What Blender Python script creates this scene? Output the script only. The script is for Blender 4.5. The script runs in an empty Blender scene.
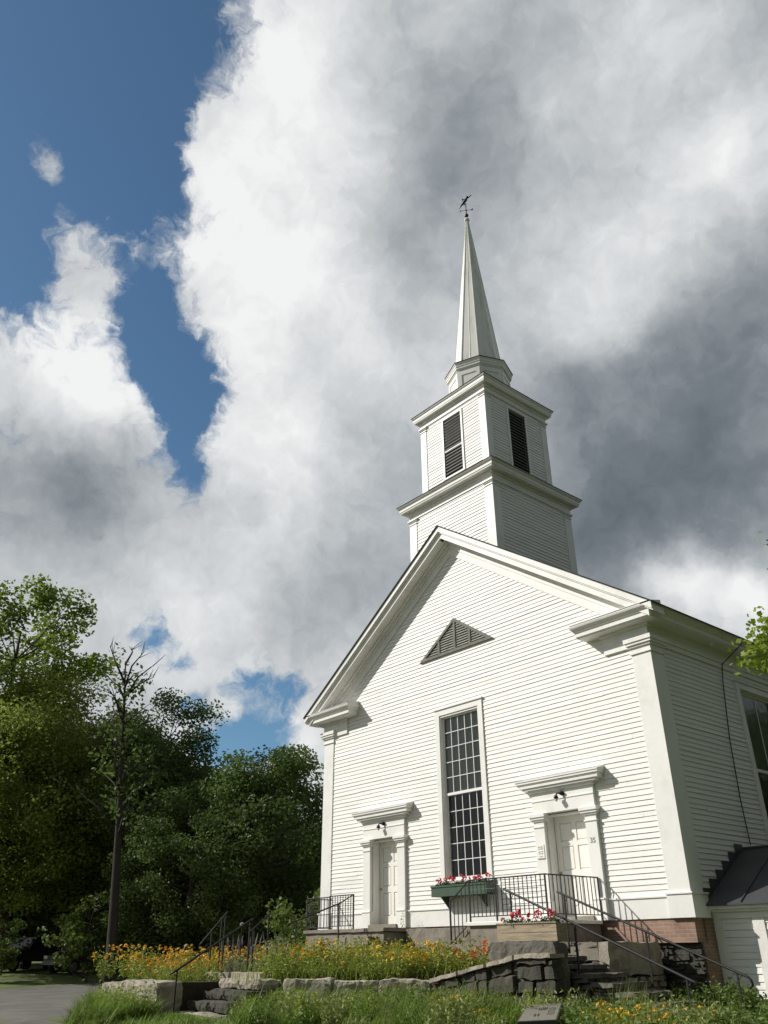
import bpy, math, random
import numpy as np
from mathutils import Vector, Matrix, noise as mnoise
R = math.radians
scene = bpy.context.scene
COL = scene.collection

# ------------------------------------------------------------------ camera
cam_d = bpy.data.cameras.new('camera'); cam = bpy.data.objects.new('camera', cam_d); COL.objects.link(cam)
cr = Vector((0.64436237, 0.76469868, -0.00575027)); cu = Vector((0.3659001, -0.3017002, 0.88039429)); cf = Vector((-0.67150149, 0.56939698, 0.47420758))
CAM = Vector((15.4244, -15.6724, -0.5347))
M = Matrix((cr, cu, -cf)).transposed().to_4x4(); M.translation = CAM
cam.matrix_world = M
cam_d.sensor_fit = 'VERTICAL'; cam_d.sensor_height = 24.0; cam_d.lens = 815.73 * 24.0 / 1024.0
cam_d.clip_start = 0.1; cam_d.clip_end = 3000
scene.camera = cam
scene.render.resolution_x = 768; scene.render.resolution_y = 1024
scene.view_settings.view_transform = 'Standard'; scene.view_settings.look = 'None'
scene.view_settings.exposure = 0.0; scene.view_settings.gamma = 1.0
scene.view_settings.use_curve_mapping = False
scene.render.engine = 'CYCLES'
scene.cycles.max_bounces = 6; scene.cycles.transparent_max_bounces = 8
scene.cycles.diffuse_bounces = 3; scene.cycles.glossy_bounces = 3
scene.cycles.use_denoising = True

# ------------------------------------------------------------------ sky and sun
SUN_TO = Vector((-0.62, -0.51, 0.59)).normalized()
world = bpy.data.worlds.new('World'); scene.world = world; world.use_nodes = True
nt = world.node_tree; nt.nodes.clear()
N = nt.nodes.new; L = nt.links.new
def wmath(op, a, b=None, c=None, clamp=False):
    n = N('ShaderNodeMath'); n.operation = op; n.use_clamp = clamp
    for i, v in enumerate((a, b, c)):
        if v is None: continue
        if isinstance(v, (int, float)): n.inputs[i].default_value = v
        else: L(v, n.inputs[i])
    return n.outputs[0]
def wvec(op, a, b=None, c=None):
    n = N('ShaderNodeVectorMath'); n.operation = op
    for i, v in enumerate((a, b, c)):
        if v is None: continue
        if isinstance(v, (tuple, Vector)): n.inputs[i].default_value = v
        else: L(v, n.inputs[i])
    return n.outputs['Value'] if op == 'DOT_PRODUCT' else n.outputs['Vector']
def wnoise(vec, scale, detail, rough, lac=2.0, dist=0.0):
    n = N('ShaderNodeTexNoise'); n.inputs['Scale'].default_value = scale; n.inputs['Detail'].default_value = detail
    n.inputs['Roughness'].default_value = rough; n.inputs['Lacunarity'].default_value = lac; n.inputs['Distortion'].default_value = dist
    L(vec, n.inputs['Vector']); return n
tc = N('ShaderNodeTexCoord'); DIR = tc.outputs['Generated']
sky = N('ShaderNodeTexSky'); sky.sky_type = 'NISHITA'; sky.sun_disc = False
sky.sun_elevation = math.asin(SUN_TO.z); sky.sun_rotation = math.atan2(SUN_TO.x, SUN_TO.y) % (2 * math.pi)
sky.altitude = 300; sky.air_density = 1.0; sky.dust_density = 0.4; sky.ozone_density = 2.0
def hdir(az, el):
    az, el = R(az), R(el); return (math.sin(az) * math.cos(el), math.cos(az) * math.cos(el), math.sin(el))
# clouds as (azimuth, elevation, spread, amount): where the sky is covered and where the cover is thick or thin
COVER = [(-85.7, 55.6, 4.4, -1.5), (-75.8, 58.3, 3.0, -1.2), (-73.4, 52.2, 2.8, -1.1), (-82.3, 51.1, 3.0, -1.0), (-84.0, 43.3, 3.4, -1.3), (-80.8, 39.6, 1.7, -0.8), (-73.7, 47.1, 2.3, -0.9), (-70.5, 41.7, 1.8, -1.0), (-68.6, 38.4, 1.6, -1.0), (-66.0, 34.8, 1.3, -1.0), (-65.6, 31.0, 1.1, -1.0), (-67.2, 36.6, 2.0, -1.3), (-65.9, 33.0, 1.3, -0.95), (-65.3, 29.0, 0.9, -0.9), (-70.5, 39.5, 1.3, -0.8), (-82.2, 47.7, 1.0, 0.75), (-80.8, 47.4, 0.9, 0.7), (-79.5, 46.6, 0.8, 0.35), (-77.4, 43.2, 1.3, 0.42), (-75.4, 41.5, 1.3, 0.42), (-76.4, 40.0, 1.2, 0.3), (-67.4, 52.6, 1.5, 0.9), (-67.4, 50.2, 1.4, 0.7), (-38.0, 54.0, 8.0, 0.6), (-22.0, 46.0, 7.0, 0.6), (-35.0, 35.0, 12.0, 0.5), (-78.6, 35.0, 1.0, -0.25), (-58.2, 12.9, 1.3, -1.1), (-60.2, 12.4, 1.4, -1.1), (-60.0, 16.6, 1.0, -1.1), (-57.0, 15.9, 1.2, -1.0), (-62.4, 11.8, 1.2, -0.9), (-66.5, 18.9, 1.0, -0.9), (-63.6, 14.6, 0.7, -0.8), (-64.5, 17.5, 0.6, -0.7), (-23.8, 51.0, 0.8, -0.22), (-12.7, 53.6, 1.1, -0.3),
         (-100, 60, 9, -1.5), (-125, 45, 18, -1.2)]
BRIGHT = [(-60.7, 57.9, 3.1, 0.2), (-64.1, 45.3, 3.8, 0.2), (-63.3, 51.5, 2.7, 0.16), (-60.6, 35.7, 3.7, 0.16), (-72.3, 35.1, 2.6, 0.28), (-76.5, 36.5, 2.1, 0.2), (-64.1, 21.6, 3.4, 0.1), (-56.3, 27.6, 3.1, 0.06), (-54.6, 43.5, 3.0, 0.12), (-46.6, 55.1, 1.2, -0.05), (-40.2, 54.1, 3.4, -0.2), (-43.8, 49.7, 3.2, -0.15), (-45.2, 44.7, 2.6, -0.1), (-74.5, 28.3, 3.5, -0.24), (-69.9, 27.1, 2.9, -0.15), (-77.5, 23.8, 2.4, -0.08), (-48.4, 30.5, 3.1, -0.13), (-50.8, 23.5, 3.4, -0.12), (-56.0, 20.7, 2.7, -0.06), (-25.5, 34.2, 4.4, -0.22), (-17.8, 38.7, 3.3, -0.16), (-30.9, 26.4, 3.8, -0.24), (-22.5, 27.6, 4.5, -0.3), (-35.0, 33.8, 3.4, -0.16), (-36.2, 25.6, 2.7, -0.2), (-22.5, 44.5, 2.5, 0.12), (-29.4, 41.6, 2.5, 0.12), (-17.5, 46.8, 1.8, 0.12), (-34.1, 39.7, 2.0, 0.06), (-25.4, 56.9, 3.5, 0.05), (-27.6, 21.5, 1.6, 0.36), (-24.1, 19.7, 1.5, 0.3), (-30.2, 22.2, 1.1, 0.2), (-33.9, 57.8, 2.3, -0.08), (-55.6, 11.4, 2.0, 0.1), (-61.3, 15.1, 2.0, 0.05), (-15.3, 49.7, 2.3, -0.04),
          (80, 25, 26, -0.40), (140, 30, 26, -0.36), (40, 62, 13, -0.22), (20, 25, 11, -0.15)]  # dim clouds out of view, added to cut skylight on the shaded walls
w1 = wnoise(DIR, 5.0, 5, 0.6).outputs['Color']; w2 = wnoise(DIR, 22.0, 5, 0.62).outputs['Color']
warp = wvec('MULTIPLY_ADD', wvec('SUBTRACT', w1, (0.5, 0.5, 0.5)), (0.06, 0.06, 0.06), DIR)
warp = wvec('MULTIPLY_ADD', wvec('SUBTRACT', w2, (0.5, 0.5, 0.5)), (0.045, 0.045, 0.045), warp)
warp = wvec('NORMALIZE', warp)
def field(blobs, base, vec):
    acc = base
    for az, el, s, a in blobs:
        k = 1.0 / R(s) ** 2
        d = wvec('DOT_PRODUCT', vec, hdir(az, el))
        acc = wmath('MULTIPLY_ADD', wmath('EXPONENT', wmath('MULTIPLY_ADD', d, k, -k)), a, acc)
    return acc
n_edge = wnoise(warp, 15.0, 9, 0.60).outputs['Fac']
n_puff = wnoise(warp, 9.0, 6, 0.5).outputs['Fac']
n_big = wnoise(DIR, 4.0, 3, 0.5).outputs['Fac']
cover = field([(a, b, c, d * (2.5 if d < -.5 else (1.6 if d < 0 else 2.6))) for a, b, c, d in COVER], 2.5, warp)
cover = wmath('MULTIPLY_ADD', wmath('SUBTRACT', n_edge, 0.5), 3.4, cover)
n_wisp = wnoise(warp, 42.0, 7, 0.62, dist=0.6).outputs['Fac']
cover = wmath('MULTIPLY_ADD', wmath('SUBTRACT', n_wisp, 0.5), 3.6, cover)
mr = N('ShaderNodeMapRange'); mr.interpolation_type = 'SMOOTHSTEP'
mr.inputs['From Min'].default_value = -0.25; mr.inputs['From Max'].default_value = 1.9; L(cover, mr.inputs['Value'])
alpha = mr.outputs['Result']
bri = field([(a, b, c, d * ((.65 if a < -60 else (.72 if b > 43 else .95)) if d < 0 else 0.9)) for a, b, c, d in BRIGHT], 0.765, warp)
bri = wmath('MULTIPLY_ADD', wmath('SUBTRACT', n_puff, 0.5), 0.36, bri)
bri = wmath('MULTIPLY_ADD', wmath('SUBTRACT', n_edge, 0.5), 0.20, bri)
bri = wmath('MULTIPLY_ADD', wmath('SUBTRACT', n_wisp, 0.5), 0.13, bri)
bri = wmath('MINIMUM', wmath('MAXIMUM', bri, 0.22), 0.97)
ramp = N('ShaderNodeValToRGB'); L(bri, ramp.inputs['Fac'])
def lin(c): return tuple(((v / 255.0 + 0.055) / 1.055) ** 2.4 if v > 10 else v / 255.0 / 12.92 for v in c) + (1.0,)
els = ramp.color_ramp.elements
els[0].position = 0.22; els[0].color = lin((77, 86, 95)); els[1].position = 0.95; els[1].color = lin((242, 243, 243))
for pos, c in ((0.45, (119, 127, 134)), (0.58, (151, 157, 162)), (0.70, (182, 187, 191)), (0.82, (213, 216, 218))):
    e = els.new(pos); e.color = lin(c)
SKY = 0.10
cl = wvec('SCALE', ramp.outputs['Color']); cl.node.inputs['Scale'].default_value = 1.0 / SKY
tint = N('ShaderNodeMix'); tint.data_type = 'RGBA'; tint.blend_type = 'MULTIPLY'; tint.inputs['Factor'].default_value = 1.0
L(sky.outputs['Color'], tint.inputs['A']); tint.inputs['B'].default_value = (0.66, 0.85, 0.88, 1)
mx = N('ShaderNodeMix'); mx.data_type = 'RGBA'; L(alpha, mx.inputs['Factor']); L(tint.outputs['Result'], mx.inputs['A']); L(cl, mx.inputs['B'])
bg = N('ShaderNodeBackground'); bg.inputs['Strength'].default_value = SKY; L(mx.outputs['Result'], bg.inputs['Color'])
wo = N('ShaderNodeOutputWorld'); L(bg.outputs['Background'], wo.inputs['Surface'])
sun_d = bpy.data.lights.new('sun', 'SUN'); sun_d.energy = 5.0; sun_d.angle = R(0.5); sun_d.color = (1.0, 0.955, 0.885)
sun = bpy.data.objects.new('sun', sun_d); COL.objects.link(sun)
sun.rotation_euler = SUN_TO.to_track_quat('Z', 'Y').to_euler(); sun.location = (-30, -30, 40)

# ------------------------------------------------------------------ object helpers
BASE = {}
def tag(o, label=None, cat=None, group=None, kind=None):
    if label: o['label'] = label
    if cat: o['category'] = cat
    if group: o['group'] = group
    if kind: o['kind'] = kind
    return o
def thing(name, label, cat, loc, group=None):
    o = bpy.data.objects.new(name, None); COL.objects.link(o); o.location = loc; o.empty_display_size = 0.2
    BASE[o.name] = Vector(loc); return tag(o, label, cat, group)
def link_mesh(name, me, parent=None):
    o = bpy.data.objects.new(name, me); COL.objects.link(o)
    if parent is not None:
        o.parent = parent; BASE[o.name] = BASE[parent.name]
    return o
class MB:
    def __init__(s): s.v = []; s.f = []
    def add(s, vs, fs):
        b = len(s.v); s.v += [tuple(p) for p in vs]; s.f += [tuple(i + b for i in f) for f in fs]
    def box(s, x0, x1, y0, y1, z0, z1, T=None):
        vs = [(x, y, z) for x in (x0, x1) for y in (y0, y1) for z in (z0, z1)]
        if T: vs = [T(*p) for p in vs]
        s.add(vs, [(0, 1, 3, 2), (4, 6, 7, 5), (0, 4, 5, 1), (2, 3, 7, 6), (0, 2, 6, 4), (1, 5, 7, 3)])
    def quad(s, a, b, c, d): s.add([a, b, c, d], [(0, 1, 2, 3)])
    def prism(s, pts, off):
        n = len(pts); off = Vector(off); vs = [Vector(p) for p in pts]; vs += [p + off for p in vs]
        s.add(vs, [tuple(range(n))[::-1], tuple(range(n, 2 * n))] + [(i, (i + 1) % n, n + (i + 1) % n, n + i) for i in range(n)])
    def tube(s, pts, r, n=8, cap=True):
        pts = [Vector(p) for p in pts]; rs = r if isinstance(r, (list, tuple)) else [r] * len(pts)
        rings = []
        for i, p in enumerate(pts):
            t = (pts[min(i + 1, len(pts) - 1)] - pts[max(i - 1, 0)])
            if t.length < 1e-9: t = Vector((0, 0, 1))
            t.normalize()
            a = t.orthogonal().normalized() if i == 0 else (A - t * A.dot(t)).normalized()
            A = a; b = t.cross(a)
            rings.append([p + (a * math.cos(2 * math.pi * k / n) + b * math.sin(2 * math.pi * k / n)) * rs[i] for k in range(n)])
        vs = [q for ring in rings for q in ring]; fs = []
        for i in range(len(pts) - 1):
            for k in range(n):
                fs.append((i * n + k, i * n + (k + 1) % n, (i + 1) * n + (k + 1) % n, (i + 1) * n + k))
        if cap: fs += [tuple(range(n))[::-1], tuple((len(pts) - 1) * n + k for k in range(n))]
        s.add(vs, fs)
    def lathe(s, prof, c, n=16, rot=0.0, axis=None):
        c = Vector(c); rings = []
        for rr, z in prof:
            rings.append([c + Vector((rr * math.cos(rot + 2 * math.pi * k / n), rr * math.sin(rot + 2 * math.pi * k / n), z)) for k in range(n)])
        vs = [q for ring in rings for q in ring]
        fs = [(i * n + k, i * n + (k + 1) % n, (i + 1) * n + (k + 1) % n, (i + 1) * n + k) for i in range(len(prof) - 1) for k in range(n)]
        fs += [tuple(range(n))[::-1], tuple((len(prof) - 1) * n + k for k in range(n))]
        s.add(vs, fs)
    def rough(s, x0, x1, y0, y1, z0, z1, amp=0.02, cell=0.15, seed=0, T=None):
        nx, ny, nz = [max(1, int(round(d / cell))) for d in (x1 - x0, y1 - y0, z1 - z0)]
        ids = {}; vs = []; fs = []
        def vid(i, j, k):
            key = (i, j, k)
            if key not in ids:
                p = Vector((x0 + (x1 - x0) * i / nx, y0 + (y1 - y0) * j / ny, z0 + (z1 - z0) * k / nz))
                c = Vector(((x0 + x1) / 2, (y0 + y1) / 2, (z0 + z1) / 2))
                e = (i in (0, nx)) + (j in (0, ny)) + (k in (0, nz))
                q = p + mnoise.noise_vector(p * 3.1 + Vector((seed * 7.3, seed * 1.7, 0))) * amp * 1.3 + mnoise.noise_vector(p * 11 + Vector((seed, 0, 0))) * amp * 0.9
                if e >= 2:
                    d = (c - p); d = Vector([math.copysign(min(abs(t), 1), t) for t in d]); q += d.normalized() * amp * 0.9 * (e - 1)
                ids[key] = len(vs); vs.append(q if not T else Vector(T(*q)))
            return ids[key]
        for i in range(nx):
            for j in range(ny):
                fs.append((vid(i, j, nz), vid(i + 1, j, nz), vid(i + 1, j + 1, nz), vid(i, j + 1, nz)))
                fs.append((vid(i, j, 0), vid(i, j + 1, 0), vid(i + 1, j + 1, 0), vid(i + 1, j, 0)))
        for i in range(nx):
            for k in range(nz):
                fs.append((vid(i, 0, k), vid(i + 1, 0, k), vid(i + 1, 0, k + 1), vid(i, 0, k + 1)))
                fs.append((vid(i, ny, k), vid(i, ny, k + 1), vid(i + 1, ny, k + 1), vid(i + 1, ny, k)))
        for j in range(ny):
            for k in range(nz):
                fs.append((vid(0, j, k), vid(0, j, k + 1), vid(0, j + 1, k + 1), vid(0, j + 1, k)))
                fs.append((vid(nx, j, k), vid(nx, j + 1, k), vid(nx, j + 1, k + 1), vid(nx, j, k + 1)))
        s.add(vs, fs)
    def mesh(s, name, m, base=(0, 0, 0), smooth=False):
        me = bpy.data.meshes.new(name); b = Vector(base)
        me.from_pydata([(p[0] - b.x, p[1] - b.y, p[2] - b.z) for p in s.v], [], s.f); me.update()
        if m: me.materials.append(m)
        if smooth: me.polygons.foreach_set('use_smooth', [True] * len(me.polygons))
        return me
    def build(s, name, m, parent=None, smooth=False, bevel=0.0, label=None):
        o = link_mesh(name, s.mesh(name, m, BASE[parent.name] if parent is not None else (0, 0, 0), smooth), parent)
        if bevel:
            b = o.modifiers.new('bevel', 'BEVEL'); b.width = bevel; b.segments = 2; b.limit_method = 'ANGLE'
        if label: o['label'] = label
        return o
def fast_mesh(name, V, F, m, smooth=False):
    """V (n,3) array, F (m,k) array of equal-size polygons"""
    me = bpy.data.meshes.new(name); n, k = F.shape
    me.vertices.add(len(V)); me.vertices.foreach_set('co', np.asarray(V, np.float32).ravel())
    me.loops.add(n * k); me.loops.foreach_set('vertex_index', F.astype(np.int32).ravel())
    me.polygons.add(n); me.polygons.foreach_set('loop_start', np.arange(0, n * k, k, dtype=np.int32)); me.polygons.foreach_set('loop_total', np.full(n, k, np.int32))
    me.materials.append(m); me.update(calc_edges=True)
    if smooth: me.polygons.foreach_set('use_smooth', np.ones(n, bool))
    return me
def copy_tree(o, parent=None):
    c = o.copy(); COL.objects.link(c)
    if parent is not None: c.parent = parent
    for ch in list(KIDS.get(o.name, [])): copy_tree(ch, c)
    return c
KIDS = {}
def note_kids(root):
    for o in list(COL.objects):
        if o.parent is not None: KIDS.setdefault(o.parent.name, [])
    ks = [o for o in COL.objects if o.parent == root]
    KIDS[root.name] = ks
    for k in ks: note_kids(k)

# ------------------------------------------------------------------ materials
def mat(name, col, rough=0.6, var=0.12, scale=3.0, bump=0.0, bscale=20.0, spec=0.4, metal=0.0, stretch=(1, 1, 1), dark=None, dscale=0.8, damt=0.0, detail=6, transl=0.0):
    m = bpy.data.materials.new(name); m.use_nodes = True; t = m.node_tree; b = t.nodes['Principled BSDF']
    g = t.nodes.new('ShaderNodeTexCoord'); mp = t.nodes.new('ShaderNodeMapping'); mp.inputs['Scale'].default_value = stretch
    t.links.new(g.outputs['Object'], mp.inputs['Vector'])
    n = t.nodes.new('ShaderNodeTexNoise'); n.inputs['Scale'].default_value = scale; n.inputs['Detail'].default_value = detail; n.inputs['Roughness'].default_value = 0.62
    t.links.new(mp.outputs['Vector'], n.inputs['Vector'])
    r = t.nodes.new('ShaderNodeValToRGB'); t.links.new(n.outputs['Fac'], r.inputs['Fac'])
    r.color_ramp.elements[0].position = 0.3; r.color_ramp.elements[1].position = 0.7
    r.color_ramp.elements[0].color = tuple(max(0, c * (1 - var)) for c in col) + (1,); r.color_ramp.elements[1].color = tuple(min(1, c * (1 + var)) for c in col) + (1,)
    out = r.outputs['Color']
    if dark:
        n2 = t.nodes.new('ShaderNodeTexNoise'); n2.inputs['Scale'].default_value = dscale; n2.inputs['Detail'].default_value = 8; n2.inputs['Roughness'].default_value = 0.7
        t.links.new(mp.outputs['Vector'], n2.inputs['Vector'])
        r2 = t.nodes.new('ShaderNodeMapRange'); r2.inputs['From Min'].default_value = 0.5; r2.inputs['From Max'].default_value = 0.72; r2.inputs['To Max'].default_value = damt
        t.links.new(n2.outputs['Fac'], r2.inputs['Value'])
        x = t.nodes.new('ShaderNodeMix'); x.data_type = 'RGBA'; t.links.new(r2.outputs['Result'], x.inputs['Factor']); t.links.new(out, x.inputs['A']); x.inputs['B'].default_value = dark + (1,)
        out = x.outputs['Result']
    t.links.new(out, b.inputs['Base Color'])
    b.inputs['Roughness'].default_value = rough; b.inputs['Specular IOR Level'].default_value = spec; b.inputs['Metallic'].default_value = metal
    if bump:
        n3 = t.nodes.new('ShaderNodeTexNoise'); n3.inputs['Scale'].default_value = bscale; n3.inputs['Detail'].default_value = 6; t.links.new(mp.outputs['Vector'], n3.inputs['Vector'])
        bp = t.nodes.new('ShaderNodeBump'); bp.inputs['Strength'].default_value = bump; bp.inputs['Distance'].default_value = 0.02
        t.links.new(n3.outputs['Fac'], bp.inputs['Height']); t.links.new(bp.outputs['Normal'], b.inputs['Normal'])
    if transl:
        tr = t.nodes.new('ShaderNodeBsdfTranslucent'); t.links.new(out, tr.inputs['Color'])
        ms = t.nodes.new('ShaderNodeMixShader'); ms.inputs[0].default_value = transl
        t.links.new(b.outputs[0], ms.inputs[1]); t.links.new(tr.outputs[0], ms.inputs[2]); t.links.new(ms.outputs[0], t.nodes['Material Output'].inputs['Surface'])
    return m
SIDING = mat('white_clapboard_paint', (0.80, 0.79, 0.75), 0.55, 0.045, 1.3, 0.25, 14, stretch=(0.35, 0.35, 5), dark=(0.50, 0.48, 0.41), dscale=1.6, damt=0.42)
TRIM = mat('white_trim_paint', (0.80, 0.79, 0.755), 0.5, 0.035, 1.1, 0.15, 10, dark=(0.50, 0.48, 0.43), dscale=1.3, damt=0.4)
SPIRE = mat('weathered_spire_paint', (0.76, 0.755, 0.72), 0.45, 0.05, 1.0, 0.1, 10, stretch=(3, 3, 0.35), dark=(0.46, 0.40, 0.33), dscale=1.2, damt=0.75)
DOORP = mat('door_paint', (0.82, 0.80, 0.74), 0.4, 0.02, 2)
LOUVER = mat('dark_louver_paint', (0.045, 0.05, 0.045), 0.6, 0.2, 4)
LOUVERF = mat('belfry_louver_wood', (0.17, 0.17, 0.15), 0.6, 0.25, 4)
VENT = mat('weathered_vent_wood', (0.18, 0.18, 0.155), 0.8, 0.25, 6, 0.4, 30)
VENTS = mat('weathered_vent_slat', (0.27, 0.27, 0.235), 0.8, 0.25, 6, 0.4, 30)
ROOF = mat('dark_roof_shingle', (0.035, 0.034, 0.033), 0.9, 0.35, 3, 0.5, 30)
METALROOF = mat('grey_metal_roof', (0.055, 0.058, 0.06), 0.5, 0.2, 2)
IRON = mat('wrought_iron_paint', (0.012, 0.012, 0.012), 0.5, 0.3, 20, 0.2, 60)
BRASS = mat('brass', (0.35, 0.25, 0.08), 0.35, 0.1, 5, metal=1.0)
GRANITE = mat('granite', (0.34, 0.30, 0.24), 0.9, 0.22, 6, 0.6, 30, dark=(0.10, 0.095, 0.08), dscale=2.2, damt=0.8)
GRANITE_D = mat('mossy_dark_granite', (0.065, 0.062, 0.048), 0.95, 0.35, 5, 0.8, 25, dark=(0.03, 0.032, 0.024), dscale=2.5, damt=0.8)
CONC = mat('old_concrete', (0.235, 0.21, 0.17), 0.9, 0.2, 4, 0.5, 30, dark=(0.07, 0.06, 0.05), dscale=1.5, damt=0.7)
DRY = mat('fieldstone', (0.13, 0.12, 0.10), 0.95, 0.4, 2.5, 0.8, 20, dark=(0.05, 0.05, 0.04), dscale=4, damt=0.7)
PLANK = mat('weathered_planks', (0.36, 0.29, 0.20), 0.85, 0.3, 5, 0.5, 20, stretch=(0.5, 6, 6), dark=(0.16, 0.13, 0.10), dscale=2, damt=0.6)
GREENP = mat('green_box_paint', (0.045, 0.085, 0.05), 0.55, 0.15, 4)
BLACKP = mat('black_metal', (0.015, 0.015, 0.015), 0.4, 0.2, 5)
BARK = mat('bark', (0.075, 0.062, 0.048), 0.95, 0.35, 3, 1.0, 12, stretch=(3, 3, 0.6))
BARKD = mat('dead_bark', (0.04, 0.034, 0.027), 0.95, 0.3, 3, 1.0, 12, stretch=(3, 3, 0.6))
def leaf(name, col, var=0.45, scale=0.35, tr=0.3): return mat(name, col, 0.55, var, scale, spec=0.3, transl=tr, detail=5)
LEAF_BRIGHT = leaf('maple_leaf', (0.21, 0.29, 0.03), 0.35, 1.0, 0.4)
LEAF_A = leaf('broadleaf_green', (0.16, 0.225, 0.03), tr=.5)
LEAF_B = leaf('willow_green', (0.21, 0.26, 0.05), tr=.5)
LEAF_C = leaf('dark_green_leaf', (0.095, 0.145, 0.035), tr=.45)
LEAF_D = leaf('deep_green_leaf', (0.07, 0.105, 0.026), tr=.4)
GRASS = leaf('grass_blade', (0.17, 0.25, 0.04), 0.5, 1.2, 0.35)
GRASS2 = leaf('feathery_grass', (0.19, 0.23, 0.07), 0.5, 1.5, 0.35)
FOL = leaf('flower_foliage', (0.24, 0.30, 0.05), 0.45, 1.5, 0.35)
FOL2 = leaf('sage_foliage', (0.16, 0.15, 0.15), 0.4, 2, 0.3)
YEL = mat('yellow_petal', (0.75, 0.42, 0.02), 0.6, 0.2, 8, transl=0.2)
ORA = mat('orange_yellow_petal', (0.76, 0.34, 0.015), 0.6, 0.2, 8, transl=0.2)
LILY = mat('orange_lily_petal', (0.75, 0.17, 0.02), 0.6, 0.2, 8, transl=0.2)
REDG = mat('red_geranium_petal', (0.70, 0.03, 0.05), 0.6, 0.25, 10, transl=0.15)
PINKG = mat('pink_geranium_petal', (0.75, 0.12, 0.16), 0.6, 0.25, 10, transl=0.15)
LAV = mat('lavender_bloom', (0.20, 0.17, 0.19), 0.7, 0.25, 8)
FCENT = mat('flower_centre', (0.05, 0.025, 0.01), 0.8)
SOIL = mat('garden_soil', (0.05, 0.04, 0.025), 0.95, 0.3, 3, 0.8, 15)
GROUND = mat('lawn', (0.085, 0.115, 0.025), 0.95, 0.4, 0.5, 0.6, 30, dark=(0.09, 0.08, 0.035), dscale=0.3, damt=0.5)
ROADM = mat('worn_asphalt', (0.115, 0.107, 0.095), 0.92, 0.3, 0.9, 0.4, 40, dark=(0.06, 0.057, 0.052), dscale=0.35, damt=0.7)
DARKIN = mat('interior_plaster', (0.12, 0.115, 0.10), 0.9, 0.1, 1)
SHADE = mat('linen_window_shade', (0.5, 0.5, 0.47), 0.9, 0.1, 3)
CARP = mat('dark_car_paint', (0.012, 0.013, 0.016), 0.3, 0.1, 3)
CHROME = mat('chrome', (0.12, 0.12, 0.12), 0.4, 0.05, 3, metal=1.0)
RUBBER = mat('rubber', (0.02, 0.02, 0.02), 0.9)
LENS = mat('lamp_lens', (0.6, 0.6, 0.58), 0.15, 0.1)
DARKG = mat('dark_car_glass', (0.02, 0.022, 0.025), 0.25)
STONE_M = mat('brown_grey_stone', (0.13, 0.118, 0.10), 0.95, 0.3, 5, 0.8, 25, dark=(0.05, 0.05, 0.04), dscale=2.5, damt=0.8)
TAIL = mat('red_lens', (0.3, 0.02, 0.02), 0.2)
HOUSEW = mat('grey_house_siding', (0.35, 0.35, 0.34), 0.7, 0.1, 2)
HOUSER = mat('pale_metal_roof', (0.62, 0.63, 0.64), 0.5, 0.1, 2)
PLAQ = mat('plaque_face', (0.16, 0.15, 0.12), 0.5, 0.1, 4)
def glass_mat(name, tint=0.25, rough=0.04):
    m = bpy.data.materials.new(name); m.use_nodes = True; t = m.node_tree; t.nodes.remove(t.nodes['Principled BSDF'])
    g = t.nodes.new('ShaderNodeBsdfGlossy'); g.inputs['Roughness'].default_value = rough; g.inputs['Color'].default_value = (0.9, 0.95, 0.95, 1)
    tr = t.nodes.new('ShaderNodeBsdfTransparent'); tr.inputs['Color'].default_value = (0.75, 0.78, 0.76, 1)
    fr = t.nodes.new('ShaderNodeFresnel'); fr.inputs['IOR'].default_value = 1.5
    c = t.nodes.new('ShaderNodeTexCoord'); n = t.nodes.new('ShaderNodeTexNoise'); n.inputs['Scale'].default_value = 2.5
    t.links.new(c.outputs['Object'], n.inputs['Vector']); bp = t.nodes.new('ShaderNodeBump'); bp.inputs['Strength'].default_value = 0.12; bp.inputs['Distance'].default_value = 0.05
    t.links.new(n.outputs['Fac'], bp.inputs['Height']); t.links.new(bp.outputs['Normal'], g.inputs['Normal'])
    ms = t.nodes.new('ShaderNodeMixShader'); t.links.new(fr.outputs[0], ms.inputs[0]); t.links.new(tr.outputs[0], ms.inputs[1]); t.links.new(g.outputs[0], ms.inputs[2])
    t.links.new(ms.outputs[0], t.nodes['Material Output'].inputs['Surface']); return m
GLASS = glass_mat('old_window_glass')
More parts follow.
